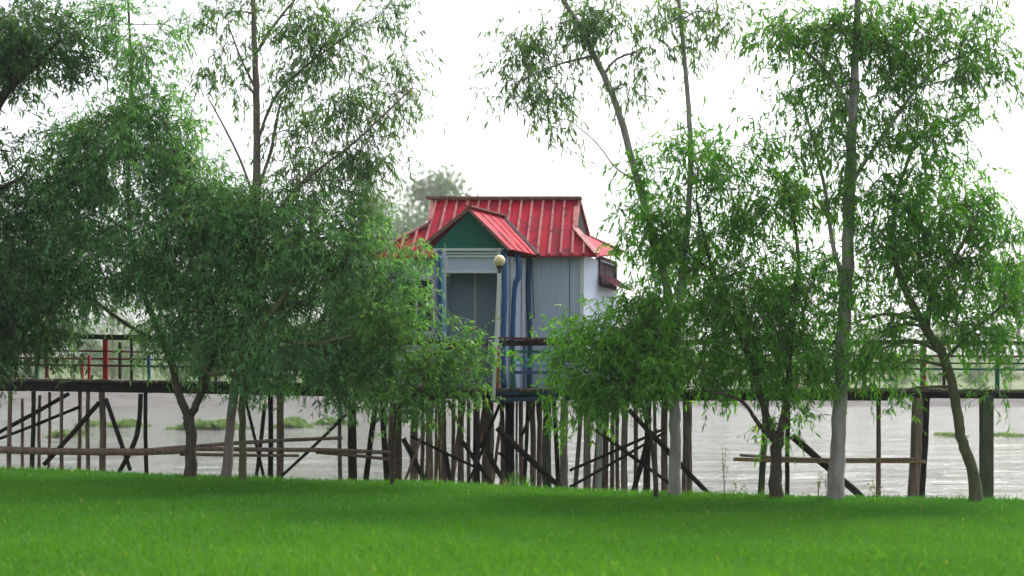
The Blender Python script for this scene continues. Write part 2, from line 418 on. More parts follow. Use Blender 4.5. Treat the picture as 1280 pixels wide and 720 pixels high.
# ------------------------------------------------------------------ trees
def tree(name, label, cat, Y, trunks, clumps, bark, leaf, group=None, L=.094, W=.022, droop=.7, dens=1.0, seed=1, depth=.75, twig_len=.34):
    rng = np.random.default_rng(seed); rnd = random.Random(seed)
    base = at(trunks[0][0][0], trunks[0][0][1], Y)
    base.z = float(ground_z(base.x, base.y))
    root = thing(name, base, label, cat, group)
    tb = MB(); skel = []
    for ti, t in enumerate(trunks):
        pts = [at(p[0], p[1], Y+p[2]) for p in t]; rad = [p[3]*Y/F*.92 for p in t]
        if p_is_base(t): pts[0].z = float(ground_z(pts[0].x, pts[0].y))-.25; rad[0] *= 1.15; rad[1] *= .95
        P, r = smooth_line(pts, rad, 6)
        P = [p+Vector((rnd.uniform(-1, 1), rnd.uniform(-1, 1), 0))*rr*.18 for p, rr in zip(P, r)]
        tb.tube(P, r, 10 if max(rad) > .03 else 6, 0, .12, True, rnd)
        skel += [(p, rr) for p, rr in zip(P, r)][4:]
    SK = np.array([p[:] for p, r in skel]); SR = np.array([r for p, r in skel])
    LP, LD, LL, LT = [], [], [], []
    cb = MB()
    for c in clumps:
        px, py, rx, ry = c[:4]; dmul = c[4] if len(c) > 4 else 1.0; dY = c[5] if len(c) > 5 else rng.uniform(-.5, .5)*depth
        C = np.array(at(px, py, Y+dY)[:]); s = (Y+dY)/F
        rad = np.array([rx*s, max(.3, .7*(rx+ry)*.5*s), ry*s])
        # limb from the skeleton to the clump
        dv = SK-C; dist = np.linalg.norm(dv*np.array([1, .7, 1]), axis=1)+np.where(SK[:, 2] > C[2]+.1, .5, 0)
        j = int(np.argmin(dist)); A = Vector(SK[j]); Cv = Vector(C)
        mid = (A+Cv)/2+Vector((0, 0, .12*(Cv-A).length))+Vector(rng.normal(size=3)*.06*(Cv-A).length)
        r0 = min(SR[j]*.55, .006+.012*(Cv-A).length+.012)
        P, r = smooth_line([A, mid, Cv], [r0, r0*.7, r0*.35], 5)
        tb.tube(P, r, 5, 0, .1, True, rnd)
        limb = [np.array(p[:]) for p in P]
        # sub-clusters make the outline uneven and leave gaps
        nleaf = int(math.pi*rx*ry*LEAF_DENS*dens*dmul)
        nsub = max(6, int(rx*ry/110))
        sub = rng.normal(size=(nsub, 3)); sub = unit(sub)*(rng.random((nsub, 1))**.45)*rad*np.array([1, 1, 1])+C
        for sc in sub:
            st = limb[int(rng.integers(2, len(limb)))]
            m2 = Vector((st+sc)/2)+Vector(rng.normal(size=3)*.05)
            cb.tube([Vector(st), m2, Vector(sc)], [.006, .0045, .003], 3, 1, 0, False, rnd)
        wts = rng.random(nsub)**1.3+.12; wts /= wts.sum()
        for sc, wt in zip(sub, wts):
            k = int(round(nleaf*wt))
            ntw = max(1, k//11); ctint = rng.uniform(.12, .7)
            out = sc-C; out = out/(np.linalg.norm(out)+1e-6)
            for _ in range(ntw):
                o = sc+rng.normal(size=3)*np.array([.13, .13, .11])
                d = out*.7+rng.normal(size=3)*.7; d[2] -= droop*.55*rng.random(); d /= np.linalg.norm(d)
                ln = twig_len*rng.uniform(.6, 1.4)
                kk = max(2, k//ntw)
                t = np.sort(rng.random(kk))*.95+.05
                sag = -droop*.28*ln*t**2
                pts = o+d*ln*t[:, None]; pts[:, 2] += sag
                e = o+d*ln; e[2] += -droop*.28*ln
                mm = o+d*ln*.5; mm[2] += -droop*.07*ln
                cb.tube([o, mm, e], [.0035, .0028, .0015], 3, 1, 0, False, rnd)
                ld = d*.55+rng.normal(size=(kk, 3))*.55; ld[:, 2] -= droop*(.35+.75*rng.random(kk))
                LP.append(pts); LD.append(unit(ld)); LL.append(L*rng.uniform(.42, 1.18, kk))
                tt = np.clip(ctint+rng.normal(size=kk)*.17, 0, .88)
                tt = np.where(rng.random(kk) < .004, 1.0, tt); LT.append(tt)
    P = np.concatenate(LP); D = np.concatenate(LD); LLn = np.concatenate(LL); T = np.concatenate(LT)
    LV = leaf_arrays(P, D, LLn, LLn*(W/L)*rng.uniform(.8, 1.2, len(P)), rng)
    n = len(P)
    tv = np.array(cb.v); nt_ = len(tv)
    tf = np.array(cb.f).ravel(); tt_ = np.full(len(cb.f), 4)
    lf, lt = leaf_faces(n, nt_)
    allV = np.concatenate([tv, LV.reshape(-1, 3)])
    tint = np.concatenate([np.zeros(nt_), np.repeat(T, 6)])
    tb.build('trunk', bark, root, smooth=True)
    np_mesh('crown', allV, np.concatenate([tf, lf]), np.concatenate([tt_, lt]), [leaf, M['twig']],
            np.concatenate([np.ones(len(tt_)), np.zeros(len(lt))]), tint, root)
    return root, n
def p_is_base(t): return t[0][1] > 575

NL = 0
LEAF_DENS = .54
TR = [
 dict(name='willow_tree', label='leafy tree with low Y shaped forked trunk left of the twin trunks', cat='tree', Y=17.75,
  trunks=[[(238, 594, 0, 9), (239, 560, 0, 7.5), (236, 520, 0, 8)],
          [(236, 523, 0, 6), (222, 490, .05, 5.5), (213, 450, .1, 5), (190, 395, .2, 4), (168, 330, .3, 3.2), (160, 240, .3, 2.6), (165, 120, .3, 2), (160, 0, .3, 1.4)],
          [(236, 524, 0, 5.5), (250, 495, -.1, 5), (260, 462, -.1, 4.6), (272, 420, -.2, 4), (258, 350, -.3, 3), (232, 270, -.3, 2.2), (215, 170, -.2, 1.4)],
          [(205, 430, .1, 3), (150, 400, 0, 2.4), (90, 350, -.1, 2), (55, 300, 0, 1.5)]],
  clumps=[(70, 340, 70, 65, .8), (150, 190, 70, 60), (205, 150, 45, 45, .7), (120, 290, 85, 70), (205, 290, 80, 75), (60, 250, 50, 50, .7), (115, 360, 50, 36, .8),
          (250, 240, 50, 60), (240, 390, 55, 60), (165, 115, 30, 28, .7), (150, 25, 38, 26, .6), (178, 65, 22, 45, .75), (128, 12, 30, 18, .5), (205, 30, 24, 34, .35),
          (100, 200, 40, 40, .7), (40, 380, 50, 50, .8), (200, 425, 34, 24, .55), (110, 150, 40, 28, .45), (240, 200, 40, 40, .7)],
  bark=M['bark'], leaf=M['leaf_left'], seed=11, droop=.75, dens=1.25),
 dict(name='eucalypt_tree', label='tall thin tree with pinkish upright stem and airy crown left of red roof', cat='tree', Y=17.8,
  trunks=[[(281, 596, 0, 7.2), (287, 550, 0, 6.4), (293, 490, 0, 6.2), (308, 400, .1, 6.3), (318, 300, .1, 5.8), (321, 230, .1, 5.2), (321, 120, .1, 4.6), (318, 50, .1, 3.7), (316, -40, .1, 3)],
          [(318, 70, .1, 2.6), (340, 35, .1, 2.2), (372, -5, .1, 1.8)],
          [(321, 180, .1, 2.4), (345, 120, 0, 2), (392, 75, -.1, 1.6), (450, 35, -.1, 1)],
          [(320, 245, .1, 2.6), (338, 190, .2, 2.2), (350, 130, .2, 1.6)],
          [(325, 300, .1, 3), (370, 235, 0, 2.2), (440, 180, -.1, 1.6), (515, 110, -.1, 1)],
          [(318, 250, .1, 2), (296, 190, 0, 1.6), (262, 125, 0, .9)],
          [(319, 110, .1, 2), (300, 70, 0, 1.5), (285, 30, 0, 1)]],
  clumps=[(282, 55, 34, 45, .55), (300, 105, 22, 30, .4), (400, 60, 60, 42, .75), (455, 30, 60, 30, .6), (420, 125, 70, 38, .8), (490, 115, 45, 30, .7), (370, 170, 40, 36, .7),
          (430, 190, 55, 36, .75), (380, 15, 45, 26, .6), (298, 15, 38, 22, .5), (470, 180, 38, 30, .6), (350, 90, 30, 30, .5), (505, 60, 30, 20, .35), (375, 235, 50, 36, .8), (455, 225, 35, 28, .6), (330, 15, 22, 20, .3)],
  bark=M['bark_pink'], leaf=M['leaf_tall'], seed=12, dens=.78, L=0.110, W=0.0210, droop=1.1),
 dict(name='willow_tree', label='dense drooping tree with green stem beside the brown leaning trunk, hiding the walkway', cat='tree', Y=17.5,
  trunks=[[(305, 596, 0, 5.4), (303, 540, 0, 5), (305, 475, -.1, 4.8), (320, 420, -.2, 5), (355, 370, -.3, 4), (385, 310, -.3, 3), (390, 260, -.3, 2)],
          [(303, 485, -.1, 4), (285, 465, -.3, 3.5), (262, 468, -.3, 3), (250, 455, -.4, 2)],
          [(325, 415, -.2, 3), (380, 430, -.4, 2.6), (440, 420, -.5, 2)]],
  clumps=[(330, 285, 65, 55, .9), (400, 300, 65, 55, .9), (300, 370, 75, 65), (390, 385, 80, 65), (340, 438, 66, 36), (430, 430, 56, 42), (455, 335, 45, 50, .8), (495, 370, 42, 42, .65),
          (275, 455, 40, 28, .8), (405, 478, 44, 26, .6), (350, 476, 36, 16, .5), (455, 275, 40, 30, .6), (506, 322, 28, 18, .75), (484, 302, 22, 14, .5), (300, 300, 50, 50), (260, 330, 40, 50, .8)],
  bark=M['bark_green'], leaf=M['leaf_left'], seed=13, droop=.8, dens=1.2),
 dict(name='broadleaf_tree', label='dark crowned tree cut off by the left edge of the photo', cat='tree', Y=17.2,
  trunks=[[(-48, 592, 0, 12), (-46, 450, 0, 10), (-38, 300, 0, 8.5), (-20, 180, 0, 7), (5, 120, 0, 5.5), (40, 85, 0, 4), (75, 50, 0, 2.5)],
          [(-36, 260, 0, 5), (-5, 240, -.1, 3.5), (30, 220, -.2, 2)],
          [(-44, 400, 0, 5), (-20, 380, -.2, 4), (20, 370, -.3, 2.5)]],
  clumps=[(20, 35, 60, 38, 1.1), (60, 75, 38, 34, .9), (5, 90, 40, 34, 1.1), (75, 25, 28, 24, .7), (-30, 50, 40, 50), (15, 190, 34, 40, .45), (30, 230, 34, 30, .45), (-20, 250, 40, 60, .5),
          (15, 310, 36, 44, .7), (20, 400, 48, 40, 1.1), (0, 450, 34, 30, 1.1), (42, 415, 36, 28, .8), (-30, 380, 40, 60), (78, 425, 22, 16, .4)],
  bark=M['bark_dark'], leaf=M['leaf_edge'], seed=14, L=0.106, W=0.0273, droop=.5),
 dict(name='young_tree', label='thin stemmed leafy young tree half covering the hut doorway', cat='tree', Y=17.3,
  trunks=[[(489, 606, 0, 2.8), (491, 560, 0, 2.6), (497, 510, 0, 2.4), (512, 470, -.1, 2.3), (540, 445, -.1, 1.7), (575, 430, -.1, 1)],
          [(496, 515, 0, 2.2), (486, 470, 0, 1.8), (488, 420, 0, 1.1)],
          [(500, 505, 0, 2), (545, 495, -.1, 1.5), (595, 480, -.1, 1)]],
  clumps=[(552, 446, 40, 30, .7), (500, 430, 40, 42, .8), (585, 435, 26, 22, .55), (520, 482, 52, 26, .8), (470, 480, 40, 26, .8), (596, 474, 22, 24, .5), (495, 515, 26, 16, .35), (560, 496, 32, 16, .5),
          (475, 420, 30, 40, .8), (535, 400, 24, 20, .4), (610, 445, 14, 16, .4)],
  bark=M['bark_dark'], leaf=M['leaf_shrub'], seed=15, L=0.101, W=0.0252, droop=.7),
 dict(name='eucalypt_tree', label='grey trunk right of the hut splitting into two slender stems, bright low foliage', cat='tree', Y=17.0,
  trunks=[[(845, 614, 0, 8.5), (844, 560, 0, 8), (843, 480, 0, 7.6), (845, 420, .1, 7)],
          [(845, 425, .1, 6), (832, 350, .15, 5.6), (815, 290, .2, 5.2), (795, 220, .2, 4.9), (770, 130, .2, 4.6), (738, 60, .2, 4), (705, 0, .2, 3.4), (675, -55, .2, 2.6)],
          [(845, 425, .1, 5), (853, 340, 0, 4.5), (860, 280, 0, 4.2), (863, 180, 0, 3.8), (857, 90, 0, 3.2), (848, 0, 0, 2.6), (845, -50, 0, 2.2)],
          [(795, 225, .2, 1.5), (770, 210, .1, 1.2), (745, 178, .1, 1), (712, 150, .1, .7)],
          [(742, 70, .2, 2), (700, 80, .1, 1.5), (650, 100, .1, 1)],
          [(843, 470, .1, 3), (800, 480, -.3, 2.4), (750, 475, -.5, 1.8), (715, 490, -.5, 1)],
          [(843, 460, .1, 3), (815, 430, -.3, 2.2), (770, 410, -.5, 1.6)]],
  clumps=[(700, 30, 52, 28, .6, .2), (655, 70, 38, 32, .6, .2), (645, 110, 32, 28, .5, .1), (700, 105, 40, 34, .65, .2), (755, 40, 36, 30, .6, .3), (800, 65, 28, 28, .6, .1), (785, 105, 24, 26, .5, .2), (688, 155, 28, 20, .45, .1),
          (870, 22, 40, 26, .7), (830, 15, 28, 22, .6), (900, 18, 24, 20, .5), (640, 40, 26, 20, .35, .1), (765, 10, 40, 18, .6), (860, 60, 22, 24, .5), (730, 20, 30, 20, .6)],
  bark=M['bark_white'], leaf=M['leaf_tall'], seed=16, dens=.76, L=0.110, W=0.0221, droop=1.1),
 dict(name='young_tree', label='bright green bushy young tree low in front of hut right corner', cat='tree', Y=16.6,
  trunks=[[(822, 616, 0, 3.2), (815, 560, 0, 2.8), (800, 500, 0, 2.4), (780, 450, 0, 2), (765, 410, 0, 1.2)],
          [(802, 505, 0, 2), (760, 490, 0, 1.5), (720, 480, 0, 1)],
          [(798, 495, 0, 2), (830, 440, .1, 1.6), (835, 390, .1, 1)]],
  clumps=[(765, 430, 48, 44, .95), (735, 464, 38, 32, .9), (800, 410, 45, 42, .9), (835, 375, 36, 30, .7), (780, 484, 50, 22, .8), (722, 425, 22, 24, .5), (840, 452, 42, 30, .8), (704, 488, 20, 22, .6), (740, 508, 34, 12, .35),
          (800, 460, 50, 40, .9), (790, 380, 22, 18, .45), (690, 450, 12, 30, .3)],
  bark=M['bark_dark'], leaf=M['leaf_bright'], seed=26, L=0.110, W=0.0262, droop=.9),
 dict(name='broadleaf_tree', label='bushy many stemmed tree standing left of the smooth pale trunk', cat='tree', Y=16.85,
  trunks=[[(970, 621, 0, 10), (970, 582, 0, 8), (972, 546, 0, 8.5)],
          [(968, 548, 0, 5.5), (952, 500, .1, 5), (938, 450, .1, 4.4), (912, 395, .1, 3.6), (888, 330, .1, 2.8), (870, 250, .1, 1.8)],
          [(974, 548, 0, 5.5), (985, 490, 0, 5), (986, 445, 0, 4.4), (992, 390, 0, 3.4), (998, 320, 0, 2.6), (985, 240, 0, 1.6)],
          [(968, 552, 0, 3.6), (948, 530, -.1, 3), (925, 500, -.2, 2.2), (880, 488, -.3, 1.4)],
          [(890, 340, .1, 2), (840, 300, .1, 1.5), (800, 270, .1, 1)]],
  clumps=[(870, 300, 55, 52, .85), (820, 265, 36, 42, .7), (795, 215, 28, 32, .5), (915, 235, 52, 44, .75), (975, 250, 44, 50, .8), (930, 340, 65, 55, .95), (885, 395, 55, 45), (960, 410, 62, 48), (1015, 375, 42, 52, .85),
          (930, 458, 54, 28, .9), (1000, 462, 42, 28, .75), (982, 524, 26, 20, .6), (868, 200, 44, 34, .6), (802, 300, 30, 28, .5), (776, 262, 22, 16, .35), (925, 180, 40, 30, .5), (870, 452, 38, 28, .7), (1030, 440, 22, 30, .5), (905, 500, 22, 10, .2)],
  bark=M['bark'], leaf=M['leaf_right'], seed=17, dens=.85, L=0.115, W=0.0262, droop=.8),
 dict(name='eucalypt_tree', label='tall tree with thick smooth pale grey trunk near the right walkway', cat='tree', Y=16.75,
  trunks=[[(1043, 622, 0, 12), (1047, 560, 0, 10.6), (1053, 450, 0, 9.6), (1058, 350, 0, 8.8), (1062, 250, 0, 7.8), (1066, 150, 0, 6.6), (1070, 60, 0, 5), (1074, -50, 0, 3.6)],
          [(1056, 360, 0, 3.4), (1040, 300, .1, 3), (1030, 230, .2, 2.4), (1005, 130, .2, 1.6)],
          [(1063, 230, 0, 3.4), (1110, 160, 0, 2.8), (1165, 90, 0, 2.2), (1225, 60, 0, 1.4)],
          [(1066, 140, 0, 3), (1025, 80, 0, 2.2), (970, 40, 0, 1.2)]],
  clumps=[(1040, 40, 70, 38, .9), (980, 45, 44, 40, .7), (1100, 60, 52, 52, .85), (1050, 110, 58, 42, .85), (1000, 110, 36, 34, .6), (1150, 40, 52, 42, .7), (1200, 65, 44, 48, .65), (1230, 110, 34, 40, .5),
          (1130, 135, 50, 40, .7), (1060, 190, 50, 38, .75), (1010, 165, 34, 34, .55), (1215, 15, 44, 22, .5), (1090, 10, 50, 24, .8), (1030, 260, 30, 36, .5), (1250, 60, 22, 40, .4)],
  bark=M['bark_white'], leaf=M['leaf_white'], seed=18, dens=.7, L=0.115, W=0.0241, droop=1.0),
 dict(name='broadleaf_tree', label='tree with bowed dark trunk touching the mossy square post at far right', cat='tree', Y=16.55,
  trunks=[[(1222, 626, 0, 9.5), (1217, 592, 0, 8), (1201, 545, 0, 7.2), (1194, 500, 0, 6.6), (1181, 450, 0, 6.2), (1156, 408, 0, 5.6), (1132, 362, 0, 5), (1117, 310, 0, 3.8), (1122, 240, 0, 2.8), (1150, 165, 0, 1.6)],
          [(1160, 415, 0, 4), (1165, 370, -.1, 3.4), (1195, 320, -.2, 2.6), (1225, 260, -.2, 1.6)],
          [(1180, 450, 0, 3), (1215, 415, -.1, 2.4), (1255, 380, -.1, 1.6)]],
  clumps=[(1120, 250, 52, 50, .75), (1180, 245, 52, 50, .75), (1150, 325, 60, 44, .8), (1215, 330, 52, 48, .85), (1255, 370, 36, 42, .85), (1190, 400, 62, 30, .95), (1090, 315, 36, 42, .6), (1240, 250, 26, 42, .5),
          (1165, 175, 44, 40, .7), (1100, 415, 40, 34, .75), (1088, 445, 32, 24, .7), (1115, 462, 40, 14, .5), (1255, 425, 26, 22, .7), (1270, 320, 26, 40, .6), (1125, 492, 28, 10, .3), (1235, 488, 20, 12, .4), (1060, 405, 30, 40, .5)],
  bark=M['bark_green'], leaf=M['leaf_right'], seed=19, dens=.8, L=0.115, W=0.0262, droop=.8),
]
for kw in TR:
    _, n_ = tree(**kw); NL += n_
print('leaves', NL)

# ------------------------------------------------------------------ hut on stilts
def plane_hit(px, py, P0, N):
    o = Vector((0, 0, EYE)); d = at(px, py, 1.0)-o
    return o+d*((P0-o).dot(N)/d.dot(N))
def Yfront(px): return 22.25/(1+.176*(px-640)/F)
DECKZ = EYE-(486-HZ)/F*20.6
hut = thing('stilt_hut', (float(at(630, 486, 22.5).x), 22.5, DECKZ), 'small pale blue hut with red metal roof and green porch gable on stilts', 'hut')
# ---- walls
WT = .07
def wpt(px, z, dv=0.0):
    Y = Yfront(px); p = at(px, 472, Y); p.z = z; p.y += dv; return p
ZW0 = DECKZ+.003; ZT = 3.86
fr = wpt(728, ZW0); fl = wpt(474, ZW0)
br = at(771, 472, 24.45); br.z = ZW0
bl = fl+(br-fr)*1.0; 
UP = Vector((0, 0, ZT-ZW0))
hw = MB()
# front wall right part, front wall left part (with a window hole), right wall with hole, back, left
def wallquad(a, b, z0, z1, thick=WT, mi=0, mb=None, inward=1):
    a = Vector((a[0], a[1], z0)); b = Vector((b[0], b[1], z0))
    d = (b-a); n = Vector((-d.y, d.x, 0)).normalized()*thick*inward
    (mb or hw).prism([a, b, b+n, a+n], (0, 0, z1-z0), mi)
pA = wpt(655, 0); pB = wpt(728, 0)
wallquad(pA, pB, ZW0, ZT)
# left front wall around the window
wz0 = EYE-(416-HZ)/F*22.5; wz1 = EYE-(348-HZ)/F*22.5
wl = wpt(500, 0); wr = wpt(542, 0); ws = wpt(556, 0)
wallquad(fl, wl, ZW0, ZT); wallquad(wr, ws, ZW0, ZT); wallquad(wl, wr, ZW0, wz0); wallquad(wl, wr, wz1, ZT)
# right wall with window hole
def lerp(a, b, t): return a+(b-a)*t
RWdir = (br-fr); t0, t1 = .45, .95
rz0 = EYE-(356-HZ)/F*23.2; rz1 = EYE-(322-HZ)/F*23.2
c0 = fr; c1 = lerp(fr, br, t0); c2 = lerp(fr, br, t1); c3 = br
rw = hw
s0 = lerp(fr, br, WT/RWdir.length+.002)
wallquad(s0, c1, ZW0, ZT); wallquad(c2, c3, ZW0, ZT); wallquad(c1, c2, ZW0, rz0); wallquad(c1, c2, rz1, ZT)
wallquad(br, bl, ZW0, ZT-.004); wallquad(bl, fl, ZW0, ZT-.006)
hw.build('wall', M['wall'], hut)
# seams and cover strips on the front panel
sm = MB()
for px in (712,):
    a = wpt(px, ZW0+.02, -.006); sm.board(a, a+Vector((0, 0, ZT-ZW0-.1)), .012, .012, up=(0, 1, 0))
sm.build('panel_seam', M['navy'], hut)
tr_ = MB()
a = fr+Vector((-.012, -.012, 0)); tr_.board(a, a+UP, .07, .03, up=(0, 1, 0))
tr_.build('corner_trim', M['white'], hut)
# left window
wf = MB()
def win(mb, a, b, z0, z1, fw, dy, th):
    a = Vector((a[0], a[1]+dy, 0)); b = Vector((b[0], b[1]+dy, 0))
    up = Vector((0, 0, 1))
    for (p, q) in (((a, z0), (b, z0)), ((a, z1), (b, z1))):
        mb.board(Vector((p[0].x, p[0].y, p[1])), Vector((q[0].x, q[0].y, q[1])), th, fw)
    for p in (a, b):
        mb.board(Vector((p.x, p.y, z0+fw/2+.001)), Vector((p.x, p.y, z1-fw/2-.001)), fw, th*.96, up=(0, 1, 0))
win(wf, wl, wr, wz0, wz1, .07, -.02, .06)
m_ = (wl+wr)/2; wf.board(Vector((m_.x, m_.y-.015, wz0+.04)), Vector((m_.x, m_.y-.015, wz1-.04)), .035, .03, up=(0, 1, 0))
wfo = wf.build('window', M['white'], hut)
gl = MB(); gl.prism([Vector((wl.x, wl.y+.03, wz0)), Vector((wr.x, wr.y+.03, wz0)), Vector((wr.x, wr.y+.04, wz0)), Vector((wl.x, wl.y+.04, wz0))], (0, 0, wz1-wz0))
gl.build('window_pane', M['glass'], wfo)
# right window: curtain, frame and awning
rn = Vector((RWdir.y, -RWdir.x, 0)).normalized()
cu = MB()
ca = c1-rn*.06; cb_ = c2-rn*.06
N_ = 12; pts = []
for k in range(N_+1):
    p = lerp(ca, cb_, k/N_)+rn*(.02*math.sin(k*1.9)); pts.append(p)
for k in range(N_):
    p, q2 = pts[k], pts[k+1]
    cu.add([Vector((p.x, p.y, rz0)), Vector((q2.x, q2.y, rz0)), Vector((q2.x, q2.y, rz1)), Vector((p.x, p.y, rz1))], [(0, 1, 2, 3)])
wf2 = MB()
for z in (rz0, rz1): wf2.board(Vector((c1.x, c1.y, z))+rn*.012, Vector((c2.x, c2.y, z))+rn*.012, .05, .05)
for c in (c1, c2): wf2.board(Vector((c.x, c.y, rz0+.026))+rn*.012, Vector((c.x, c.y, rz1-.026))+rn*.012, .05, .045, up=rn)
w2 = wf2.build('window', M['curtain'], hut); w2['label'] = 'dark side window under the little red awning'
cu.build('curtain', M['curtain'], w2)
aw = MB()
az1 = EYE-(345-HZ)/F*23.3
a0 = lerp(fr, br, .42)+rn*.035; a1 = lerp(fr, br, .98)+rn*.035
a0.z = a1.z = az1
ov = rn*.3+Vector((0, 0, -.22))
aw.prism([a0, a1, a1+ov, a0+ov], (0, 0, .014))
for k in range(6):
    p = lerp(a0, a1, (k+.3)/6)+Vector((0, 0, .02)); aw.board(p, p+ov, .03, .025, 1)
aw.build('awning', [M['awning'], M['awning']], hut)

# ---- main roof
C0 = at(458, 321, 22.55); C1 = at(746, 319, 21.72); Mr = at(633, 249, 23.45)
NF = (C1-C0).cross(Mr-C0).normalized()
if NF.y > 0: NF = -NF
def onroof(px, py): return plane_hit(px, py, C0, NF)
R0 = onroof(541, 250); R1 = onroof(724, 250); T1 = onroof(719, 287); T0 = onroof(536.5, 280)
C2 = at(779, 317, 24.75)
back = Vector((C2.x-C1.x, C2.y-C1.y, 0)).normalized()
def backpt(T, Rg):
    # mirrored over the ridge along the hut's depth
    d = Vector((Rg.x-T.x, Rg.y-T.y, 0)).dot(back); p = T+back*(2*d); p.z = T.z; return p
T1b = backpt(T1, R1); T0b = backpt(T0, R0); C3 = C0+(C2-C1); C3.z = C0.z
th = Vector((0, 0, -.025))
rb = MB()
rb.prism([C0, C1, T1, R1, R0, T0], th)
rb.prism([C1, C2, T1b, T1], th)
rb.prism([C3, C0, T0, T0b], th)
rb.prism([C2, C3, T0b, R0, R1, T1b], th)
# standing seams on the front slope
up_line = (R0+R1)/2-(C0+C1)/2
def seam(pb, pt, w=.038, h=.05):
    rb.board(pb+NF*.022, pt+NF*.022, w, h, 1, up=NF)
nr = 15
for k in range(-4, 16):
    xb = 528+14.4*k; xt = 546+13.35*k
    # clip against the hip lines
    def hipy(px):
        if px > 719: return 287+(px-719)*(319-287)/(746-719)
        if px < 536.5: return 280+(536.5-px)*(321-280)/(536.5-458)
        return None
    yb = 320.5+(xb-458)/(746-458)*(-2)
    if xb > 744 or xb < 462: continue
    top = (xt, 251.0)
    if k < 0 or k > 12:
        # walk along the seam until it meets the hip
        last = None
        for t in np.linspace(0, 1, 60):
            x_ = xb+(xt-xb)*t; y_ = yb+(251-yb)*t; hy = hipy(x_)
            if hy is not None and y_ < hy: break
            last = (x_, y_)
        if last is None: continue
        top = last
    seam(onroof(xb, yb), onroof(*top))
rb.build('roof', [M['roof'], M['roof_rib']], hut)
rc = MB()
dirR = (R1-R0).normalized()
rc.board(R0-dirR*.12+Vector((0, 0, .035)), R1+dirR*.05+Vector((0, 0, .035)), .2, .05)
rc.build('ridge_cap', M['ridge'], hut)
for (a, b) in ((T1, C1), (T1b, C2), (T0, C0), (T0b, C3)):
    hc = MB(); hc.board(a+Vector((0, 0, .03)), b+Vector((0, 0, .03)), .13, .03)
    hc.build('hip_cap', M['roof_rib'], hut)
for (a, b, c, k) in ((T1, T1b, R1, -1), (T0, T0b, R0, 1)):
    gb = MB(); gb.prism([a+dirR*.03*k, b+dirR*.03*k, c+dirR*.03*k], dirR*.02)
    gb.build('roof_gablet', M['wood_dark'], hut)
# gable edge rolls
for (a, b) in ((R1, T1), (R0, T0), (R1, T1b), (R0, T0b)):
    ge = MB(); ge.board(a+Vector((0, 0, .012)), b+Vector((0, 0, .012)), .06, .06)
    ge.build('verge', M['roof_rib'], hut)
# ---- porch
YP = 21.25
A = at(585.5, 262, YP); Lp = at(526, 310.5, YP+.15); Rp = at(637, 313, YP-.12)
Bk = onroof(629, 273.5); Rb = onroof(673, 321); Lb = Lp+(Rb-Rp)*.9
pr = MB()
def upn(a, b, c):
    n = (b-a).cross(c-a).normalized(); return n if n.z > 0 else -n
nR = upn(A, Rp, Bk); nL = upn(A, Lp, Bk)
lift = Vector((0, 0, .03))
pr.prism([A+lift, Rp+lift, Rb+lift, Bk+lift], -nR*.025)
pr.prism([A+lift, Bk+lift, Lb+lift, Lp+lift], -nL*.025)
for k in range(1, 4):
    t = k/4
    pr.board(lerp(A, Bk, t)+lift+nR*.012, lerp(Rp, Rb, t)+lift+nR*.004, .02, .012, 0, up=nR)
pr.build('porch_roof', [M['roof'], M['roof_rib']], hut)
pc = MB()
pc.board(A+Vector((0, -.02, .06)), Bk+Vector((0, 0, .06)), .13, .03)
pc.build('porch_ridge_cap', M['ridge'], hut)
vc = MB(); vc.board(Bk+Vector((0, -.02, .04)), Rb+Vector((0, -.02, .04)), .09, .03); vc.build('valley_flashing', M['flash'], hut)
bg = MB()
bg.board(A+Vector((0, -.03, .01)), Lp+Vector((0, -.03, 0.01)), .035, .06, up=(0, 0, 1))
bg.board(A+Vector((0, -.03, .0)), Rp+Vector((0, -.03, 0)), .035, .05, up=(0, 0, 1))
bg.build('barge_board', M['ridge'], hut)
gg = MB()
gg.prism([at(585.5, 265.5, YP+.06), at(539, 311, YP+.06), at(632, 311, YP+.06)], (.012, .05, 0))
gg.build('gable_board', M['gable_green'], hut)
def vboard(name, px, y0, y1, wpx, Y, mat, depth=.05, par=hut, px2=None):
    b = MB(); p0 = at(px, y1, Y); p1 = at(px2 if px2 is not None else px, y0, Y)
    b.board(p0, p1, wpx*Y/F, depth, up=(0, 1, 0)); return b.build(name, mat, par)
def hboard(name, px0, px1, py, hpx, Y, mat, depth=.05, par=hut, py2=None, Y2=None):
    b = MB(); b.board(at(px0, py, Y), at(px1, py2 if py2 is not None else py, Y if Y2 is None else Y2), depth, hpx*Y/F); return b.build(name, mat, par)
hboard('lintel', 541, 630, 312.2, 3.2, YP+.03, M['white'], .09)
# panel over the doorway, with a raised frame
pb = MB()
pb.prism([at(557, 313.9, YP+.06), at(622, 313.9, YP+.06), at(622, 341, YP+.06), at(557, 341, YP+.06)], (0, .05, 0))
po = pb.build('door_panel', M['wall'], hut)
pf = MB()
Yq = YP+.04
for (x0, y0, x1, y1) in ((557.5, 316.5, 621, 316.5), (557.5, 320.5, 621, 320.5), (557.5, 339.8, 621, 339.8)):
    pf.board(at(x0, y0, Yq), at(x1, y1, Yq), .04, (3.2 if y0 > 335 else 2.0)*YP/F)
for x0 in (558.5, 619.5): pf.board(at(x0, 338.1, Yq), at(x0, 321.6, Yq), 2.6*YP/F, .034, up=(0, 1, 0))
pf.build('panel_frame', M['white'], po)
vboard('door_jamb', 555.5, 313.9, 484.8, 4.2, YP, M['white'])
vboard('door_jamb', 623.5, 313.9, 484.8, 4.2, YP, M['white'])
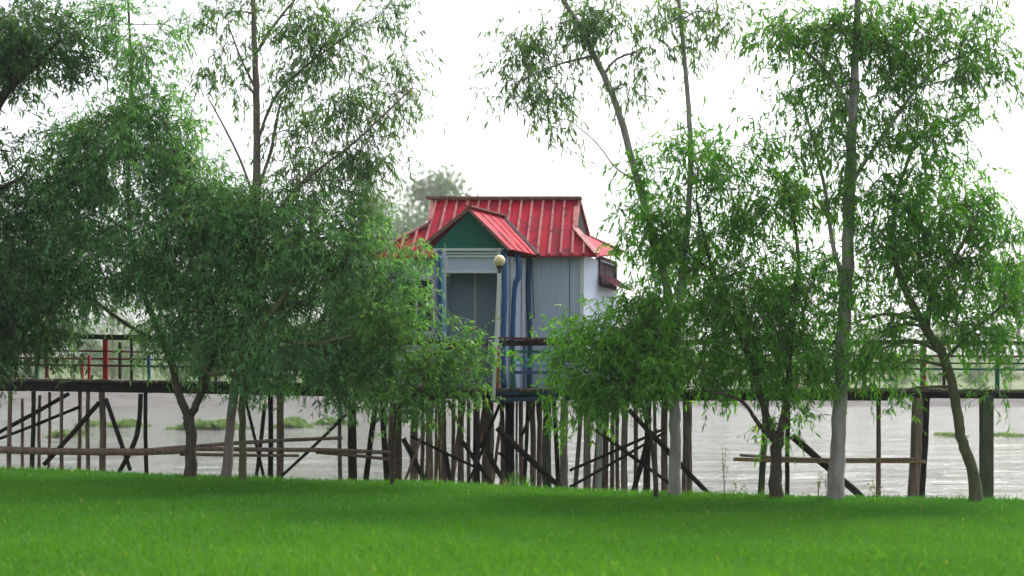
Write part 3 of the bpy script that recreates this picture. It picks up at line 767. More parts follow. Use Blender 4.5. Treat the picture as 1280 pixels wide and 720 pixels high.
# inner recess: back panel with batten, sides, ceiling
ib = MB()
Yi = 22.1
ib.prism([at(552, 330, Yi), at(640, 330, Yi), at(640, 485, Yi), at(552, 485, Yi)], (0, .05, 0))
ib.build('door', M['inner'], hut)
vboard('door_batten', 594, 334, 483, 2.6, Yi-.02, M['white'], .03)
# porch right and left side walls
ps = MB()
q0 = at(627, 472, YP+.08); q1 = at(662, 472, Yfront(662)-.01)
wallquad(q0, q1, ZW0, 3.78, .05, 0, ps)
q2_ = at(552.5, 472, YP+.08); q3 = at(563, 472, Yfront(556)+.02)
wallquad(q3, q2_, ZW0, 3.78, .05, 0, ps)
ps.build('porch_wall', M['wall'], hut)
for (px, t) in ((638, .3), (652, .72)):
    p = lerp(q0, q1, t)+Vector((.03, -.03, 0)); b = MB()
    b.board(Vector((p.x, p.y, ZW0)), Vector((p.x, p.y, 3.76)), .05, .03, up=(0, 1, 0)); b.build('wall_batten', M['white'], hut)
def pole(name, pts, rad, mat, par=hut, jit=.15, n=9):
    b = MB(); P, r = smooth_line(pts, rad, 4); b.tube(P, r, n, 0, jit); return b.build(name, mat, par, smooth=True)
def pp(px, py, Y): return at(px, py, Y)
rm = YP/F
pole('porch_post', [pp(549, 485.5, YP-.02), pp(550, 420, YP-.02), pp(549, 360, YP-.02), pp(550, 313, YP)], [3.4*rm, 3*rm, 3.2*rm, 3*rm], M['blue'])
pole('porch_post', [pp(559, 485.5, YP-.12), pp(556, 420, YP-.12), pp(553.5, 360, YP-.1), pp(552.5, 318, YP-.06)], [2.2*rm, 2.1*rm, 2.1*rm, 2*rm], M['blue_light'])
pole('porch_post', [pp(630, 485.5, YP), pp(629, 430, YP), pp(631, 370, YP), pp(630, 312, YP+.02)], [4*rm, 3.6*rm, 3.6*rm, 3.9*rm], M['blue'])
pole('porch_post', [pp(642, 486, YP+.3), pp(641, 420, YP+.3), pp(643.5, 360, YP+.3), pp(648, 345, YP+.3), pp(647.5, 318, YP+.34)], [3.4*rm, 3.1*rm, 3.4*rm, 3.5*rm, 3.3*rm], M['blue'])
pole('porch_post', [pp(662, 486, Yfront(662)-.12), pp(662.5, 420, Yfront(662)-.12), pp(660, 360, Yfront(662)-.12), pp(661.5, 320, Yfront(662)-.1)], [3.2*rm, 2.9*rm, 3.1*rm, 3.2*rm], M['navy'])
pole('cable', [pp(664.5, 322, Yfront(668)-.05), pp(666, 360, Yfront(668)-.03), pp(668, 398, Yfront(668)-.03)], [.008, .008, .008], M['black'], n=5)

# ------------------------------------------------------------------ lamp post
YL = 20.02
lampx = at(617, 486, YL)
lamp = thing('lamp_post', (lampx.x, YL, DECKZ), 'slim white lamp post with cream globe at the hut porch', 'lamp post')
b = MB(); b.board(at(616.6, 500, YL), at(624.2, 342, YL), 4.6*YL/F, .06, up=(0, 1, 0)); b.build('post', M['white'], lamp, bevel=.006)
b = MB(); c = at(624.3, 342, YL)
b.tube([c, c+Vector((0, 0, .05)), c+Vector((0, 0, .055)), c+Vector((0, 0, .1)), c+Vector((0, 0, .105)), c+Vector((0, 0, .125))], [.022, .022, .032, .036, .055, .06], 14)
b.build('lamp_holder', M['black'], lamp, smooth=False)
def lathe(mb, c, prof, n=24, mi=0):
    vs = []; fs = []
    for (r, z) in prof:
        for j in range(n): vs.append(c+Vector((r*math.cos(6.2832*j/n), r*math.sin(6.2832*j/n), z)))
    for i_ in range(len(prof)-1):
        for j in range(n): fs.append((i_*n+j, i_*n+(j+1) % n, (i_+1)*n+(j+1) % n, (i_+1)*n+j))
    mb.add(vs, fs, mi)
b = MB(); rg = 7.4*YL/F; gc = at(624.3, 326, YL)
lathe(b, gc, [(max(.001, rg*math.sin(R(a))), -rg*math.cos(R(a))) for a in range(0, 181, 12)], 28)
b.build('globe', M['cream'], lamp, smooth=True)

# ------------------------------------------------------------------ walkway and platform
DK = [(-120, 472.5), (0, 473), (130, 474.5), (240, 476.5), (440, 480.5), (600, 485.5), (700, 486), (860, 486.5), (1080, 486), (1400, 488.5)]
def deck_row(px): return float(np.interp(px, [d[0] for d in DK], [d[1] for d in DK]))
YW = 20.2
def deck_pt(px, Y, dz=0.0):
    p = at(px, deck_row(px), YW); x = (px-640)/F*YW
    return Vector((x, Y, p.z+dz))
left_w = thing('wooden_walkway', deck_pt(240, 20.9), 'rickety stilted plank walkway leading left from the hut, red railing post', 'walkway')
plat = thing('stilt_platform', deck_pt(590, 21.5), 'wooden platform on crowded stilts carrying the hut, blue and green railing', 'platform')
right_w = thing('wooden_walkway', deck_pt(980, 20.9), 'long stilted plank walkway running right from the hut over the water', 'walkway')
def deck(par, px0, px1, Yb, seed):
    rnd = random.Random(seed); b = MB()
    x = px0
    while x < px1:
        w = rnd.uniform(9, 13); x2 = min(x+w, px1)
        a = deck_pt(x+.4, YW-rnd.uniform(.0, .15), rnd.uniform(-.014, .012)); c = deck_pt(x2-.4, YW-.05, rnd.uniform(-.008, .008)); c.y = a.y
        d2 = Yb-a.y+rnd.uniform(0, .06)
        b.prism([a, c, c+Vector((0, d2, 0)), a+Vector((0, d2, 0))], (0, 0, -.04)); x = x2
    b.build('deck', M['plank'], par)
deck(left_w, -130, 455, 21.5, 1); deck(right_w, 705, 1420, 21.5, 3)
deck(plat, 456, 704, 25.4, 2)
def beam(par, pts, hpx, Y, mat=None, dz=-.045):
    for (a, c) in zip(pts[:-1], pts[1:]):
        b = MB(); h = hpx*Y/F
        b.board(deck_pt(a, Y, dz-h/2), deck_pt(c, Y, dz-h/2-.004), .09, h); b.build('beam', mat or M['wood_dark'], par)
beam(left_w, [-130, 30, 190, 330, 455], 12, YW+.05); beam(left_w, [-130, 120, 300, 455], 12, 21.4)
beam(plat, [456, 610], 11, YW+.05); beam(plat, [610, 704], 4, YW+.03, M['navy']); beam(plat, [456, 704], 12, 22.2); beam(plat, [456, 704], 12, 23.8); beam(plat, [456, 704], 12, 25.2)
b = MB(); b.board(at(604, 500.5, YW), at(700, 497.5, YW), .07, .07); b.build('beam', M['navy'], plat)
beam(right_w, [705, 860, 990, 1110], 11, YW+.05); beam(right_w, [1110, 1260, 1420], 6, YW+.05); beam(right_w, [705, 1000, 1420], 8, 21.4)

BED = -2.1
WOOD = {'d': M['wood_dark'], 'b': M['wood_brown'], 'g': M['wood_grey'], 'm': M['wood_moss'], 't': M['wood_tan'], 'p': M['wood_pale']}
def owner(px): return left_w if px < 456 else (plat if px < 704 else right_w)
srnd = random.Random(5)
def stilt(xt, yt, xb, yb, w, c, Y, mid=None, square=False):
    """a post from the deck down through the water; continues its own line below the bank"""
    p0 = at(xt, yt, Y); p1 = at(xb, yb, Y)
    d = (p1-p0); k = (BED-p0.z)/d.z; p2 = p0+d*k
    r = w*Y/F/2
    b = MB()
    if square:
        b.board(p2, p0, 2*r, 1.7*r, up=(0, 1, 0)); b.build('stilt', WOOD[c], owner(xt), bevel=.008)
    else:
        m = lerp(p0, p1, .5)+Vector((srnd.uniform(-1, 1)*.015, srnd.uniform(-1, 1)*.015, 0))
        if mid: m = at(mid[0], mid[1], Y)
        P, rr = smooth_line([p0, m, p1, p2], [r*.95, r, r*1.05, r*1.05], 5)
        b.tube(P, rr, 9, 0, .16, True, srnd); b.build('stilt', WOOD[c], owner(xt), smooth=True)
def brace(xa, ya, xb, yb, w, c, Y, mid=None):
    b = MB(); r = w*Y/F/2
    pts = [at(xa, ya, Y)]+([at(mid[0], mid[1], Y)] if mid else [at((xa+xb)/2+.4, (ya+yb)/2+.5, Y)])+[at(xb, yb, Y)]
    P, rr = smooth_line(pts, [r, r*1.05, r*.95], 5)
    b.tube(P, rr, 7, 0, .18, True, srnd); b.build('brace', WOOD[c], owner((xa+xb)/2), smooth=True)
YA, YB_, YC, YD = YW+.06, 21.4, 22.2, 23.8
ST = [  # top x, y, bottom x, y, width, wood, depth
 (-60, 490, -62, 585, 8, 'b', YA), (-25, 490, -24, 585, 6, 'd', YB_),
 (13, 489, 11, 585, 5.5, 'b', YA), (28, 498, 28, 578, 4, 'b', YB_), (42, 489, 40, 586, 5.5, 'd', YA), (50, 494, 49, 580, 4.2, 'b', YB_), (62, 490, 61, 582, 3.8, 'b', YB_),
 (77, 489, 77, 586, 4.4, 'b', YA), (100, 489, 99, 588, 5, 'b', YB_), (110, 489, 110, 588, 5, 'b', YA), (127, 488, 128, 588, 8, 'b', YA), (182, 490, 183, 590, 5, 'd', YB_),
 (338, 492, 338, 598, 6.5, 'd', YB_), (350, 490, 350, 600, 9, 'b', YA), (440, 492, 441, 602, 11, 'd', YA), (425, 492, 425, 600, 5, 'b', YB_),
 (471, 500, 457, 603, 7, 'd', YB_), (478, 496, 484, 604, 7.5, 'd', YA),
 (497, 495, 497, 606, 11, 'b', YC), (516, 495, 515, 606, 6, 'b', YD), (528, 495, 527, 606, 5, 'b', YC), (537, 497, 537, 606, 8.5, 'b', YA), (545, 497, 544, 606, 3.2, 't', YC), (548, 497, 550, 606, 3.2, 't', YC), (554, 497, 555, 606, 7, 'b', YB_),
 (576, 497, 576, 608, 7.5, 'b', YB_), (567, 497, 566, 606, 5, 'b', YD), (596, 497, 596, 609, 8.5, 'd', YA), (586, 497, 586, 606, 5, 'b', YD), (610, 497, 609, 609, 15, 'b', YB_),
 (627, 497, 629, 609, 6, 'b', YC), (637, 499, 637, 609, 12, 'd', YC), (646, 499, 646, 609, 3.2, 'p', YC), (651, 499, 652, 609, 6, 'b', YD), (660, 499, 655, 609, 5, 'd', YC), (665, 499, 666, 609, 7.5, 'b', YB_), (675, 499, 674, 609, 6.5, 'b', YC),
 (684, 498, 684, 611, 10.5, 'm', YA), (692, 498, 698, 611, 6, 'd', YC),
 (706, 498, 705, 612, 10, 'g', YA), (734, 498, 734, 613, 9, 'g', YA), (749, 498, 748, 613, 7.5, 'p', YA), (757, 498, 756, 613, 8, 'b', YB_), (766, 498, 765, 613, 5.5, 'b', YB_), (772, 498, 772, 613, 5, 'b', YB_),
 (782, 498, 780, 614, 8, 'g', YA), (810, 498, 808, 614, 8.5, 'd', YA), (811, 540, 792, 614, 6.5, 'd', YA-.14), (831, 498, 831, 614, 8.5, 'b', YB_), (856, 498, 855, 614, 6, 'g', YB_), (862, 498, 862, 614, 7, 'b', YA),
 (958, 498, 951, 618, 8, 'm', YA), (986, 498, 984, 618, 5.5, 'd', YB_), (1098, 495, 1098, 620, 6, 'b', YB_),
]
xr = random.Random(21)
for k in range(10):
    x = 490+k*20.5+xr.uniform(-9, 9)
    ST.append((x+xr.uniform(-17, 17), 497, x, 606, xr.uniform(4, 7), xr.choice('bbbbdt'), xr.choice((YC+.4, YD+.5, 25.0))))
for x in (719, 742, 795, 821): ST.append((x+xr.uniform(-9, 9), 499, x, 613, xr.uniform(4, 6), xr.choice('bbg'), YB_-.1))
for s in ST: stilt(*s)
stilt(1147, 497, 1141, 624, 14, 'b', YA); stilt(1158, 497, 1151, 624, 9.5, 'd', YB_)
stilt(1233, 494, 1233, 625, 14, 'm', YA-.05, None, True); stilt(1227, 494, 1227, 625, 5, 'd', YB_); stilt(1330, 494, 1330, 625, 12, 'b', YA)
BR = [
 (101, 508, -10, 552, 4, 'd', YB_-.12), (86, 492, -10, 545, 5, 'd', YB_-.1), (124, 503, 55, 581, 6, 'd', YA-.12), (132, 498, 163, 588, 5.5, 'd', YA-.12), (176, 492, 148, 592, 6, 'd', YA-.14, (171, 545)),
 (331, 505, 320, 598, 5, 'd', YA-.1), (307, 500, 330, 598, 4, 'd', YB_), (433, 518, 352, 595, 4, 'd', YA-.14),
 (513, 545, 592, 583, 3.5, 'd', YA-.12), (504, 548, 533, 606, 6.5, 'd', YA-.1), (533, 530, 504, 606, 3.6, 'b', YA-.16), (557, 565, 563, 608, 5.5, 'd', YB_-.1), (578, 552, 616, 607, 5.5, 'd', YA-.1), (610, 545, 583, 608, 3.6, 'd', YA-.16),
 (560, 500, 575, 535, 4, 't', YC-.1), (621, 535, 700, 609, 7, 'd', YA-.12), (608, 540, 631, 603, 7, 'd', YA-.16, (612, 570)), (627, 500, 600, 560, 4, 'd', YB_-.1), (623, 566, 634, 572, 3.5, 'd', YB_-.08), (668, 505, 652, 545, 4, 'd', YC-.1),
 (712, 588, 830, 536, 3.6, 'd', YA-.14), (712, 609, 830, 541, 3.6, 'd', YA-.18), (744, 537, 838, 605, 4.6, 'd', YA-.12), (786, 512, 890, 622, 6.5, 'd', YA-.22),
 (990, 545, 1078, 622, 9, 'd', YA-.1),
]
for s in BR: brace(*s)
# loose poles lashed low across the stilts
def log(label, pts, w, mat, Y, group):
    b = MB(); r = w*Y/F/2
    P, rr = smooth_line([at(x, y, Y) for x, y in pts], [r*1.08]+[r]*(len(pts)-2)+[r*.85], 5)
    b.tube(P, rr, 9, 0, .14, True, srnd)
    o = b.build('wooden_pole', mat, None, smooth=True); tag(o, label, 'pole', group)
GP = 'loose poles lying across the stilts'
log('thick dark pole lying across stilts at left edge of walkway', [(-60, 560), (60, 564), (170, 565), (232, 563)], 9, M['wood_brown'], YA-.2, GP)
log('long thin pole passing behind the forked trunk, upper one', [(150, 566), (230, 559), (340, 551), (428, 547.5)], 5, M['wood_brown'], YA-.14, GP)
log('long pole passing behind twin trunks, middle one', [(230, 561), (330, 562), (420, 563), (492, 566)], 5.5, M['wood_brown'], YA-.22, GP)
log('short thin pole passing behind twin trunks, lowest one', [(225, 568), (300, 569), (374, 569.5)], 4, M['wood_brown'], YA-.12, GP)
log('bent thin pole ending near the wide dark stilt and young tree', [(395, 565), (450, 570), (494, 575)], 4.4, M['wood_brown'], YA-.13, GP)
log('brown pole low over open water at right, lower of two', [(917, 574), (1010, 576.5), (1157, 577)], 4.6, M['wood_tan'], YA-.14, 'pair of poles over open water')
log('shorter brown pole low over open water at right, upper of two', [(925, 569), (1020, 574), (1150, 573.5)], 3.4, M['wood_brown'], YA-.17, 'pair of poles over open water')

# railing
def rail(par, x0, y0, x1, y1, h, mat, Y=YW+.02, d=.035, label=None):
    b = MB(); b.board(at(x0, y0, Y), at(x1, y1, Y), d, h*Y/F); o = b.build('rail', mat, par)
    if label: o['label'] = label
def rpost(par, x, y0, w, mat, Y=YW+.05, cap=None, label=None):
    b = MB(); p1 = at(x, y0, Y); dr = deck_row(640+p1.x/YW*F); p0 = at(x, dr, YW); p0 = Vector((p1.x, Y, p0.z-.03))
    b.board(p0, p1, w*Y/F, .06, up=(0, 1, 0)); o = b.build('railing_post', mat, par, bevel=.005)
    if label: o['label'] = label
    if cap:
        b = MB(); b.board(p1+Vector((0, 0, .001)), p1+Vector((0, 0, .035)), w*Y/F*1.35, .085, up=(0, 1, 0)); b.build('post_cap', cap, o)
D_ = M['wood_dark']; YR = 21.42
rail(left_w, -130, 420, 130, 421, 6, D_); rail(left_w, 130, 421.5, 300, 424, 6.5, D_); rail(left_w, 300, 424, 455, 427, 6, D_)
rail(left_w, -130, 437, 130, 439, 2.2, M['darkred']); rail(left_w, 130, 439, 290, 443, 2.2, M['darkred']); rail(left_w, 290, 443, 455, 446, 2.4, M['green'])
rail(left_w, -130, 455, 60, 456, 2.4, M['darkred']); rail(left_w, 60, 456, 165, 457.5, 2.6, M['darkred']); rail(left_w, 165, 457.5, 455, 462, 2.4, M['navy'])
rail(left_w, -130, 446, 455, 452, 2.4, M['darkred'], YR)
for x, w, m, y0, Y in ((-60, 4, M['red'], 422, YW+.05), (46, 4, M['green'], 422, YW+.05), (58.5, 3.6, M['darkred'], 423, YR), (103, 3, M['red'], 444, YR), (111.5, 3, M['red'], 444, YW+.05),
                       (164.5, 2.8, D_, 425, YW+.05), (186, 4, M['blue'], 440, YW+.05), (250, 4, M['green'], 426, YW+.05), (330, 4, M['blue'], 427, YW+.05), (385, 3.6, M['green'], 428, YW+.05), (437, 4.5, M['yellow'], 447, YW+.05), (448, 4, M['darkred'], 430, YW+.05)):
    rpost(left_w, x, y0, w, m, Y)
rpost(left_w, 132, 425, 6, M['red'], YW+.06, M['yellow'], 'bright red railing post with yellow cap')
# platform railing
rail(plat, 456, 428, 610, 428.5, 6, D_); rail(plat, 624, 429, 704, 428.5, 7, D_)
rail(plat, 500, 423.8, 545, 424, 3.4, M['ridge'], YW+.06, .06); rail(plat, 623, 422.8, 704, 424.6, 3, M['darkred'], YW+.08, .06)
for y, m in ((439.5, M['green']), (449.8, M['blue_light']), (457, M['blue_light']), (465.5, M['blue'])):
    rail(plat, 641, y, 704, y+.4, 3.6, m, YW+.03+.002*(y-440))
for y, m in ((442, M['green']), (452, M['blue_light']), (462, M['red']), (470, M['blue'])):
    rail(plat, 456, y-1, 612, y, 2.6, m, YW+.03+.002*(y-440))
for x, w, m, y0 in ((640.5, 4.6, M['green'], 430), (655, 3.2, M['blue'], 430), (622.5, 4, M['red'], 430), (695, 4, M['darkred'], 431), (533, 11, M['red'], 430), (496, 3.5, M['white'], 446), (470, 4, M['green'], 430), (562, 4, M['blue'], 430), (590, 4, M['blue'], 431)):
    rpost(plat, x, y0, w, m)
# right walkway railing
rail(right_w, 705, 428.5, 900, 428, 6, D_); rail(right_w, 900, 428, 1120, 427.5, 5.5, D_); rail(right_w, 1120, 427.5, 1420, 430, 5, D_)
rail(right_w, 705, 445, 1000, 444, 2.2, M['green']); rail(right_w, 1000, 444, 1420, 446.5, 2.4, M['darkred'])
rail(right_w, 705, 456, 830, 457, 2.6, M['blue_light']); rail(right_w, 830, 460, 1110, 461, 2.4, M['darkred']); rail(right_w, 1110, 461, 1420, 463, 2.6, M['green'])
rail(right_w, 705, 452, 1420, 455, 2, D_, YR)
for x, w, m, y0 in ((745, 4, M['green'], 431), (800, 4, M['blue'], 431), (880, 4, M['darkred'], 431), (995, 4.5, M['red'], 465), (940, 4, M['green'], 431), (1080, 4, M['green'], 430), (1155, 4.4, M['red'], 430), (1152, 3, M['green'], 432), (1246.5, 4.6, M['green'], 430), (1340, 4, M['red'], 431)):
    rpost(right_w, x, y0, w, m)
for x in (720, 860, 1010, 1180, 1290):
    rpost(right_w, x, 430, 3, D_, YR)
for x in (20, 150, 270, 400): rpost(left_w, x, 428, 3, D_, YR)

# ------------------------------------------------------------------ water plants and weeds
def hyacinth(px, py, wpx, hpx, label, seed):
    rng = np.random.default_rng(seed)
    Y = 2.6*F/(py-HZ); c = at(px, py, Y); c.z = -1.0
    n = int(900*max(.4, wpx/70))
    rx = wpx/2*Y/F; ryd = max(1.2, rx*.6)
    P = np.stack([c.x+rx*np.clip(rng.normal(size=n)*.5, -1.1, 1.1), Y+ryd*np.clip(rng.normal(size=n)*.5, -1, 1), np.full(n, -1.02)], -1)
    hh = hpx*Y/F
    D = rng.normal(size=(n, 3))*.55; D[:, 2] = np.abs(D[:, 2])+.7; D = unit(D)
    env = np.exp(-((P[:, 0]-c.x)/rx)**2*1.4)*(.6+.4*np.sin(P[:, 0]*1.9+seed)**2)
    L = hh*rng.uniform(.5, 1.1, n)*env+.08
    Vv = leaf_arrays(P, D, L, L*.45+.05, rng, .25)
    f, t = leaf_faces(n)
    o = np_mesh('water_hyacinth', Vv.reshape(-1, 3), f, t, [M['leaf_hyacinth']], tint=np.repeat(rng.uniform(.1, .9, n), 6))
    tag(o, label, 'water plant', 'water hyacinth patches floating on the river')
hyacinth(85, 545, 40, 12, 'pale green water hyacinth seen between thin stilts at far left', 1)
hyacinth(118, 532, 36, 12, 'water hyacinth patch seen just left of the thick left stilt', 2)
hyacinth(160, 533, 44, 13, 'water hyacinth clump seen left of the forked tree trunk', 3)
hyacinth(262, 536, 90, 20, 'wide light green water hyacinth mat behind the forked trunk', 4)
hyacinth(366, 534, 46, 18, 'water hyacinth clump seen right of the twin trunks', 5)
hyacinth(418, 530, 50, 14, 'water hyacinth clump seen left of the wide dark stilt', 6)
hyacinth(1188, 545, 26, 8, 'tiny water hyacinth clump seen right of the bowed trunk', 7)
hyacinth(1262, 545, 50, 6, 'low water hyacinth strip at far right edge of river', 8)
def weed(px, py0, py1, spread, label, mat, seed, n=9, Y=None, dry=True):
    rng = np.random.default_rng(seed); Y = Y or float(edge_px(px))-.05
    b0 = at(px, py0, Y); b0.z = float(ground_z(b0.x, b0.y)); top = at(px, py1, Y).z-b0.z
    root = thing('weed', b0, label, 'weed', 'weeds at the bank edge'); sb = MB(); LP, LD, LL = [], [], []
    for k in range(n):
        x = rng.normal()*spread*Y/F*.5; h = top*rng.uniform(.55, 1.0); e = b0+Vector((x, rng.normal()*.06, h)); m = b0+Vector((x*.35, 0, h*.55))
        sb.tube([b0-Vector((0, 0, .03)), m, e], [.0035, .0028, .0015], 4)
        kk = 14
        t = rng.uniform(.45, 1, kk)
        for tt in t:
            p = lerp(m, e, (tt-.45)/.55); LP.append(p[:]); LD.append(rng.normal(size=3)+np.array([0, 0, .5])); LL.append(rng.uniform(.02, .05))
    sb.build('stem', mat, root)
    P = np.array(LP); D = unit(np.array(LD)); L = np.array(LL)
    Vv = leaf_arrays(P, D, L, L*.35, rng); f, t = leaf_faces(len(P))
    np_mesh('leaves', Vv.reshape(-1, 3), f, t, [mat], tint=np.repeat(rng.uniform(.1, .9, len(P)), 6), parent=root)
weed(905, 618, 552, 16, 'tall dry seeding weed standing alone against the bright water', M['dry'], 1, 5)
weed(1022, 622, 588, 14, 'low dry weed just left of the thick pale trunk', M['dry'], 2, 5)
weed(921, 619, 594, 12, 'short wispy dry weed between tall weed and mossy leaning stilt', M['dry'], 3, 3)
weed(1092, 622, 603, 14, 'tiny weed at the foot of the slanting dark brace', M['dry'], 4, 4)
weed(1033, 621, 590, 5, 'small dark leafed sprig touching the thick pale trunk', M['leaf_edge'], 5, 3)
def tuft(px, y1, label, seed, n=60, mat='leaf_hyacinth', spread=9):
    rng = np.random.default_rng(seed); Y = float(edge_px(px))+.12
    b0 = at(px, 600, Y); b0.z = float(ground_z(b0.x, b0.y)); H = at(px, y1, Y).z-b0.z
    P = np.array(b0[:])+rng.normal(size=(n, 3))*np.array([spread*Y/F*.6, .08, 0])
    D = rng.normal(size=(n, 3))*.22; D[:, 2] = 1; D = unit(D); L = H*rng.uniform(.45, 1.05, n)
    Vv = leaf_arrays(P, D, L, np.full(n, .016), rng, .22); f, t = leaf_faces(n)
    o = np_mesh('grass_tuft', Vv.reshape(-1, 3), f, t, [M[mat]], tint=np.repeat(rng.uniform(.0, .9, n), 6))
    tag(o, label, 'grass tuft', 'tall grass tufts under the hut')
tuft(641, 577, 'tall pale green grass tuft beneath the hut platform, left of pair', 1, 30)
tuft(656, 580, 'shorter green grass tuft beneath the hut platform, beside the taller one', 2, 34, 'grass')
tuft(632, 592, 'small yellowish grass tuft beneath the platform left of taller tufts', 3, 30, 'dry', 6)

# ------------------------------------------------------------------ far bank trees
TOPS = {}
def far_tree(kind, seed, H):
    rng = np.random.default_rng(seed); rnd = random.Random(seed)
    root = bpy.data.objects.new('far_tree', None); COL.objects.link(root)
    tb = MB()
    tb.tube(*smooth_line([(0, 0, -.5), (.2, 0, H*.3), (-.1, .1, H*.6), (.1, 0, H*.9)], [H*.018, H*.015, H*.01, H*.003], 4), n=7, jit=.1, rnd=rnd)
    LP, LD, LL = [], [], []
    ncl = 13 if kind == 'tall' else 15
    for k in range(ncl):
        if kind == 'tall':
            z = H*rng.uniform(.38, .98); w = H*.16*(1.15-abs(z/H-.7)*1.5)
        else:
            z = H*rng.uniform(.1, .85); w = H*.32*(1.1-abs(z/H-.5))
        a = rng.random()*6.28; rr = w*rng.uniform(.3, 1.1)
        c = np.array([rr*math.cos(a), rr*math.sin(a), z])
        tb.tube(*smooth_line([(0, 0, z*.75), (c[0]*.5, c[1]*.5, z*.9), tuple(c)], [H*.006, H*.005, H*.002], 3), n=4, jit=0, rnd=rnd)
        n = 210; s = H*(.075 if kind == 'tall' else .11)*rng.uniform(.7, 1.2)
        LP.append(c+rng.normal(size=(n, 3))*s*np.array([1, 1, .75])*.75)
        d = rng.normal(size=(n, 3)); d[:, 2] -= .4; LD.append(unit(d)); LL.append(H*.022*rng.uniform(.6, 1.3, n)+.08)
    P = np.concatenate(LP); D = np.concatenate(LD); L = np.concatenate(LL)
    TOPS[(kind, seed)] = float(np.percentile(P[:, 2], 98.5))
    Vv = leaf_arrays(P, D, L, L*.5, rng); f, t = leaf_faces(len(P))
    tb.build('trunk', M['bark'], root, smooth=True)
    np_mesh('crown', Vv.reshape(-1, 3), f, t, [M['leaf_far']], tint=np.repeat(np.clip(rng.normal(.5, .2, len(P)), 0, .9), 6), parent=root)
    return root
protos = {('tall', 0): far_tree('tall', 51, 16.0), ('tall', 1): far_tree('tall', 52, 16.0), ('round', 0): far_tree('round', 53, 9.0), ('round', 1): far_tree('round', 54, 9.0)}
used = set()
def place_far(kind, var, px, Y, top_py, label, rot):
    src = protos[(kind, var)]; H = 16.0 if kind == 'tall' else 9.0
    x = (px-640)/F*Y; gz = float(ground_z(x, Y)); want = EYE-(top_py-HZ)/F*Y-gz
    if (kind, var) not in used: r = src; used.add((kind, var))
    else:
        r = src.copy(); COL.objects.link(r)
        for ch in list(src.children):
            c = ch.copy(); COL.objects.link(c); c.parent = r
    s = want/TOPS[(kind, {('tall', 0): 51, ('tall', 1): 52, ('round', 0): 53, ('round', 1): 54}[(kind, var)])]
    r.location = (x, Y, gz); r.scale = (s, s, s); r.rotation_euler = (0, 0, rot)
    tag(r, label, 'tree', 'hazy trees on the far bank')
place_far('round', 1, 512, 205, 246, 'broad hazy tree whose crown spreads between drooping tree and roof', 2.9)
place_far('tall', 0, 546, 190, 214, 'tall hazy tree rising behind left end of the red roof ridge', .4)
place_far('tall', 1, 497, 200, 252, 'hazy tree top left of the red roof, the shorter one', 2.2)
place_far('round', 0, 466, 195, 250, 'rounded hazy tree behind the drooping tree, left of the roof', 1)
place_far('tall', 1, 1275, 200, 300, 'tall hazy tree at the right edge beyond the river', 3.3)
for k, (px, top) in enumerate(((-70, 405), (-15, 398), (40, 412), (92, 403), (140, 396), (178, 410), (225, 400), (275, 396), (330, 404), (385, 398), (430, 408))):
    place_far('round', k % 2, px, 121+(k*7 % 9), top, 'low hazy tree close to the water on the far left bank', k*1.3)
for k, (px, top) in enumerate(((470, 420), (690, 436), (790, 440), (905, 437), (960, 446), (1015, 439), (1075, 432), (1120, 441), (1175, 449), (1225, 438), (1262, 446), (1310, 436), (1370, 430))):
    place_far('round', (k+1) % 2, px, 119+(k*5 % 11), top, 'low hazy bush close to the water on the far right bank', k*1.7)
frn = random.Random(9)
px = -90
k = 0
while px < 1400:
    Y = frn.uniform(155, 200)
    row = frn.uniform(404, 428) if px > 300 else frn.uniform(390, 420)
    place_far('round', k % 2, px, Y, row, 'low hazy tree in the line along the far bank', frn.uniform(0, 6)); k += 1
    px += frn.uniform(28, 52)

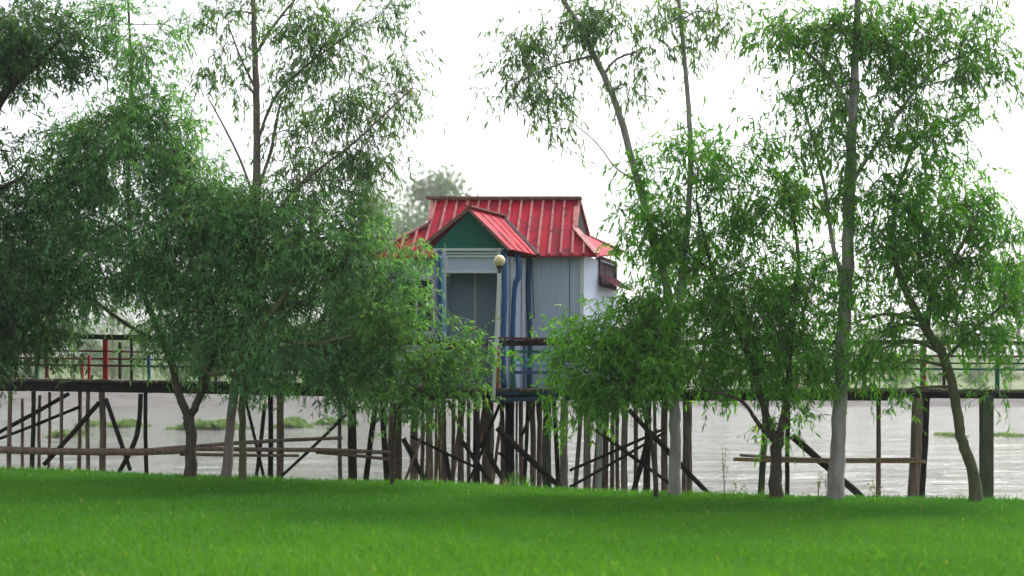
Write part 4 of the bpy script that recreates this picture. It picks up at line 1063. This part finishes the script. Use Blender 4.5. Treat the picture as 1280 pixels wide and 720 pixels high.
# ------------------------------------------------------------------ haze
def haze():
    b = MB(); b.box(-520, 520, -30, 640, -6, 40)
    m = bpy.data.materials.new('thin river haze'); m.use_nodes = True; nt = m.node_tree
    nt.nodes.remove(nt.nodes['Principled BSDF'])
    v = nt.nodes.new('ShaderNodeVolumePrincipled'); v.inputs['Color'].default_value = (.93, .95, 1, 1)
    v.inputs['Density'].default_value = .0006; v.inputs['Anisotropy'].default_value = .3
    nt.links.new(v.outputs[0], nt.nodes['Material Output'].inputs['Volume'])
    o = b.build('haze', m); tag(o, 'thin pale haze over the river', 'haze', kind='stuff')
haze()

# ------------------------------------------------------------------ light
SUN_EL, SUN_AZ = 53, 40      # azimuth measured from +Y towards +X
w = bpy.data.worlds.new('World'); scene.world = w; w.use_nodes = True
nt = w.node_tree; bgd = nt.nodes['Background']
sky = nt.nodes.new('ShaderNodeTexSky'); sky.sky_type = 'NISHITA'; sky.sun_disc = False
sky.sun_elevation = R(SUN_EL); sky.sun_rotation = R(SUN_AZ); sky.air_density = 1.0; sky.dust_density = 4.0; sky.ozone_density = 1.0
hs = nt.nodes.new('ShaderNodeHueSaturation'); hs.inputs['Saturation'].default_value = .22
nt.links.new(sky.outputs[0], hs.inputs['Color']); nt.links.new(hs.outputs[0], bgd.inputs['Color'])
bgd.inputs['Strength'].default_value = .15
sl = bpy.data.lights.new('sun', 'SUN'); sl.energy = 1.15; sl.angle = R(12); sl.color = (1, .96, .9)
so = bpy.data.objects.new('sun', sl); COL.objects.link(so)
az, el = R(SUN_AZ), R(SUN_EL)
to_sun = Vector((math.sin(az)*math.cos(el), math.cos(az)*math.cos(el), math.sin(el)))
so.rotation_euler = to_sun.to_track_quat('Z', 'Y').to_euler(); so.location = (20, 10, 40)

scene.view_settings.view_transform = 'Standard'; scene.view_settings.look = 'None'
scene.view_settings.exposure = 1.15; scene.view_settings.gamma = 1.0
scene.render.engine = 'CYCLES'
scene.cycles.max_bounces = 8; scene.cycles.transparent_max_bounces = 8; scene.cycles.volume_bounces = 1
scene.cycles.use_denoising = True
scene.render.film_transparent = False
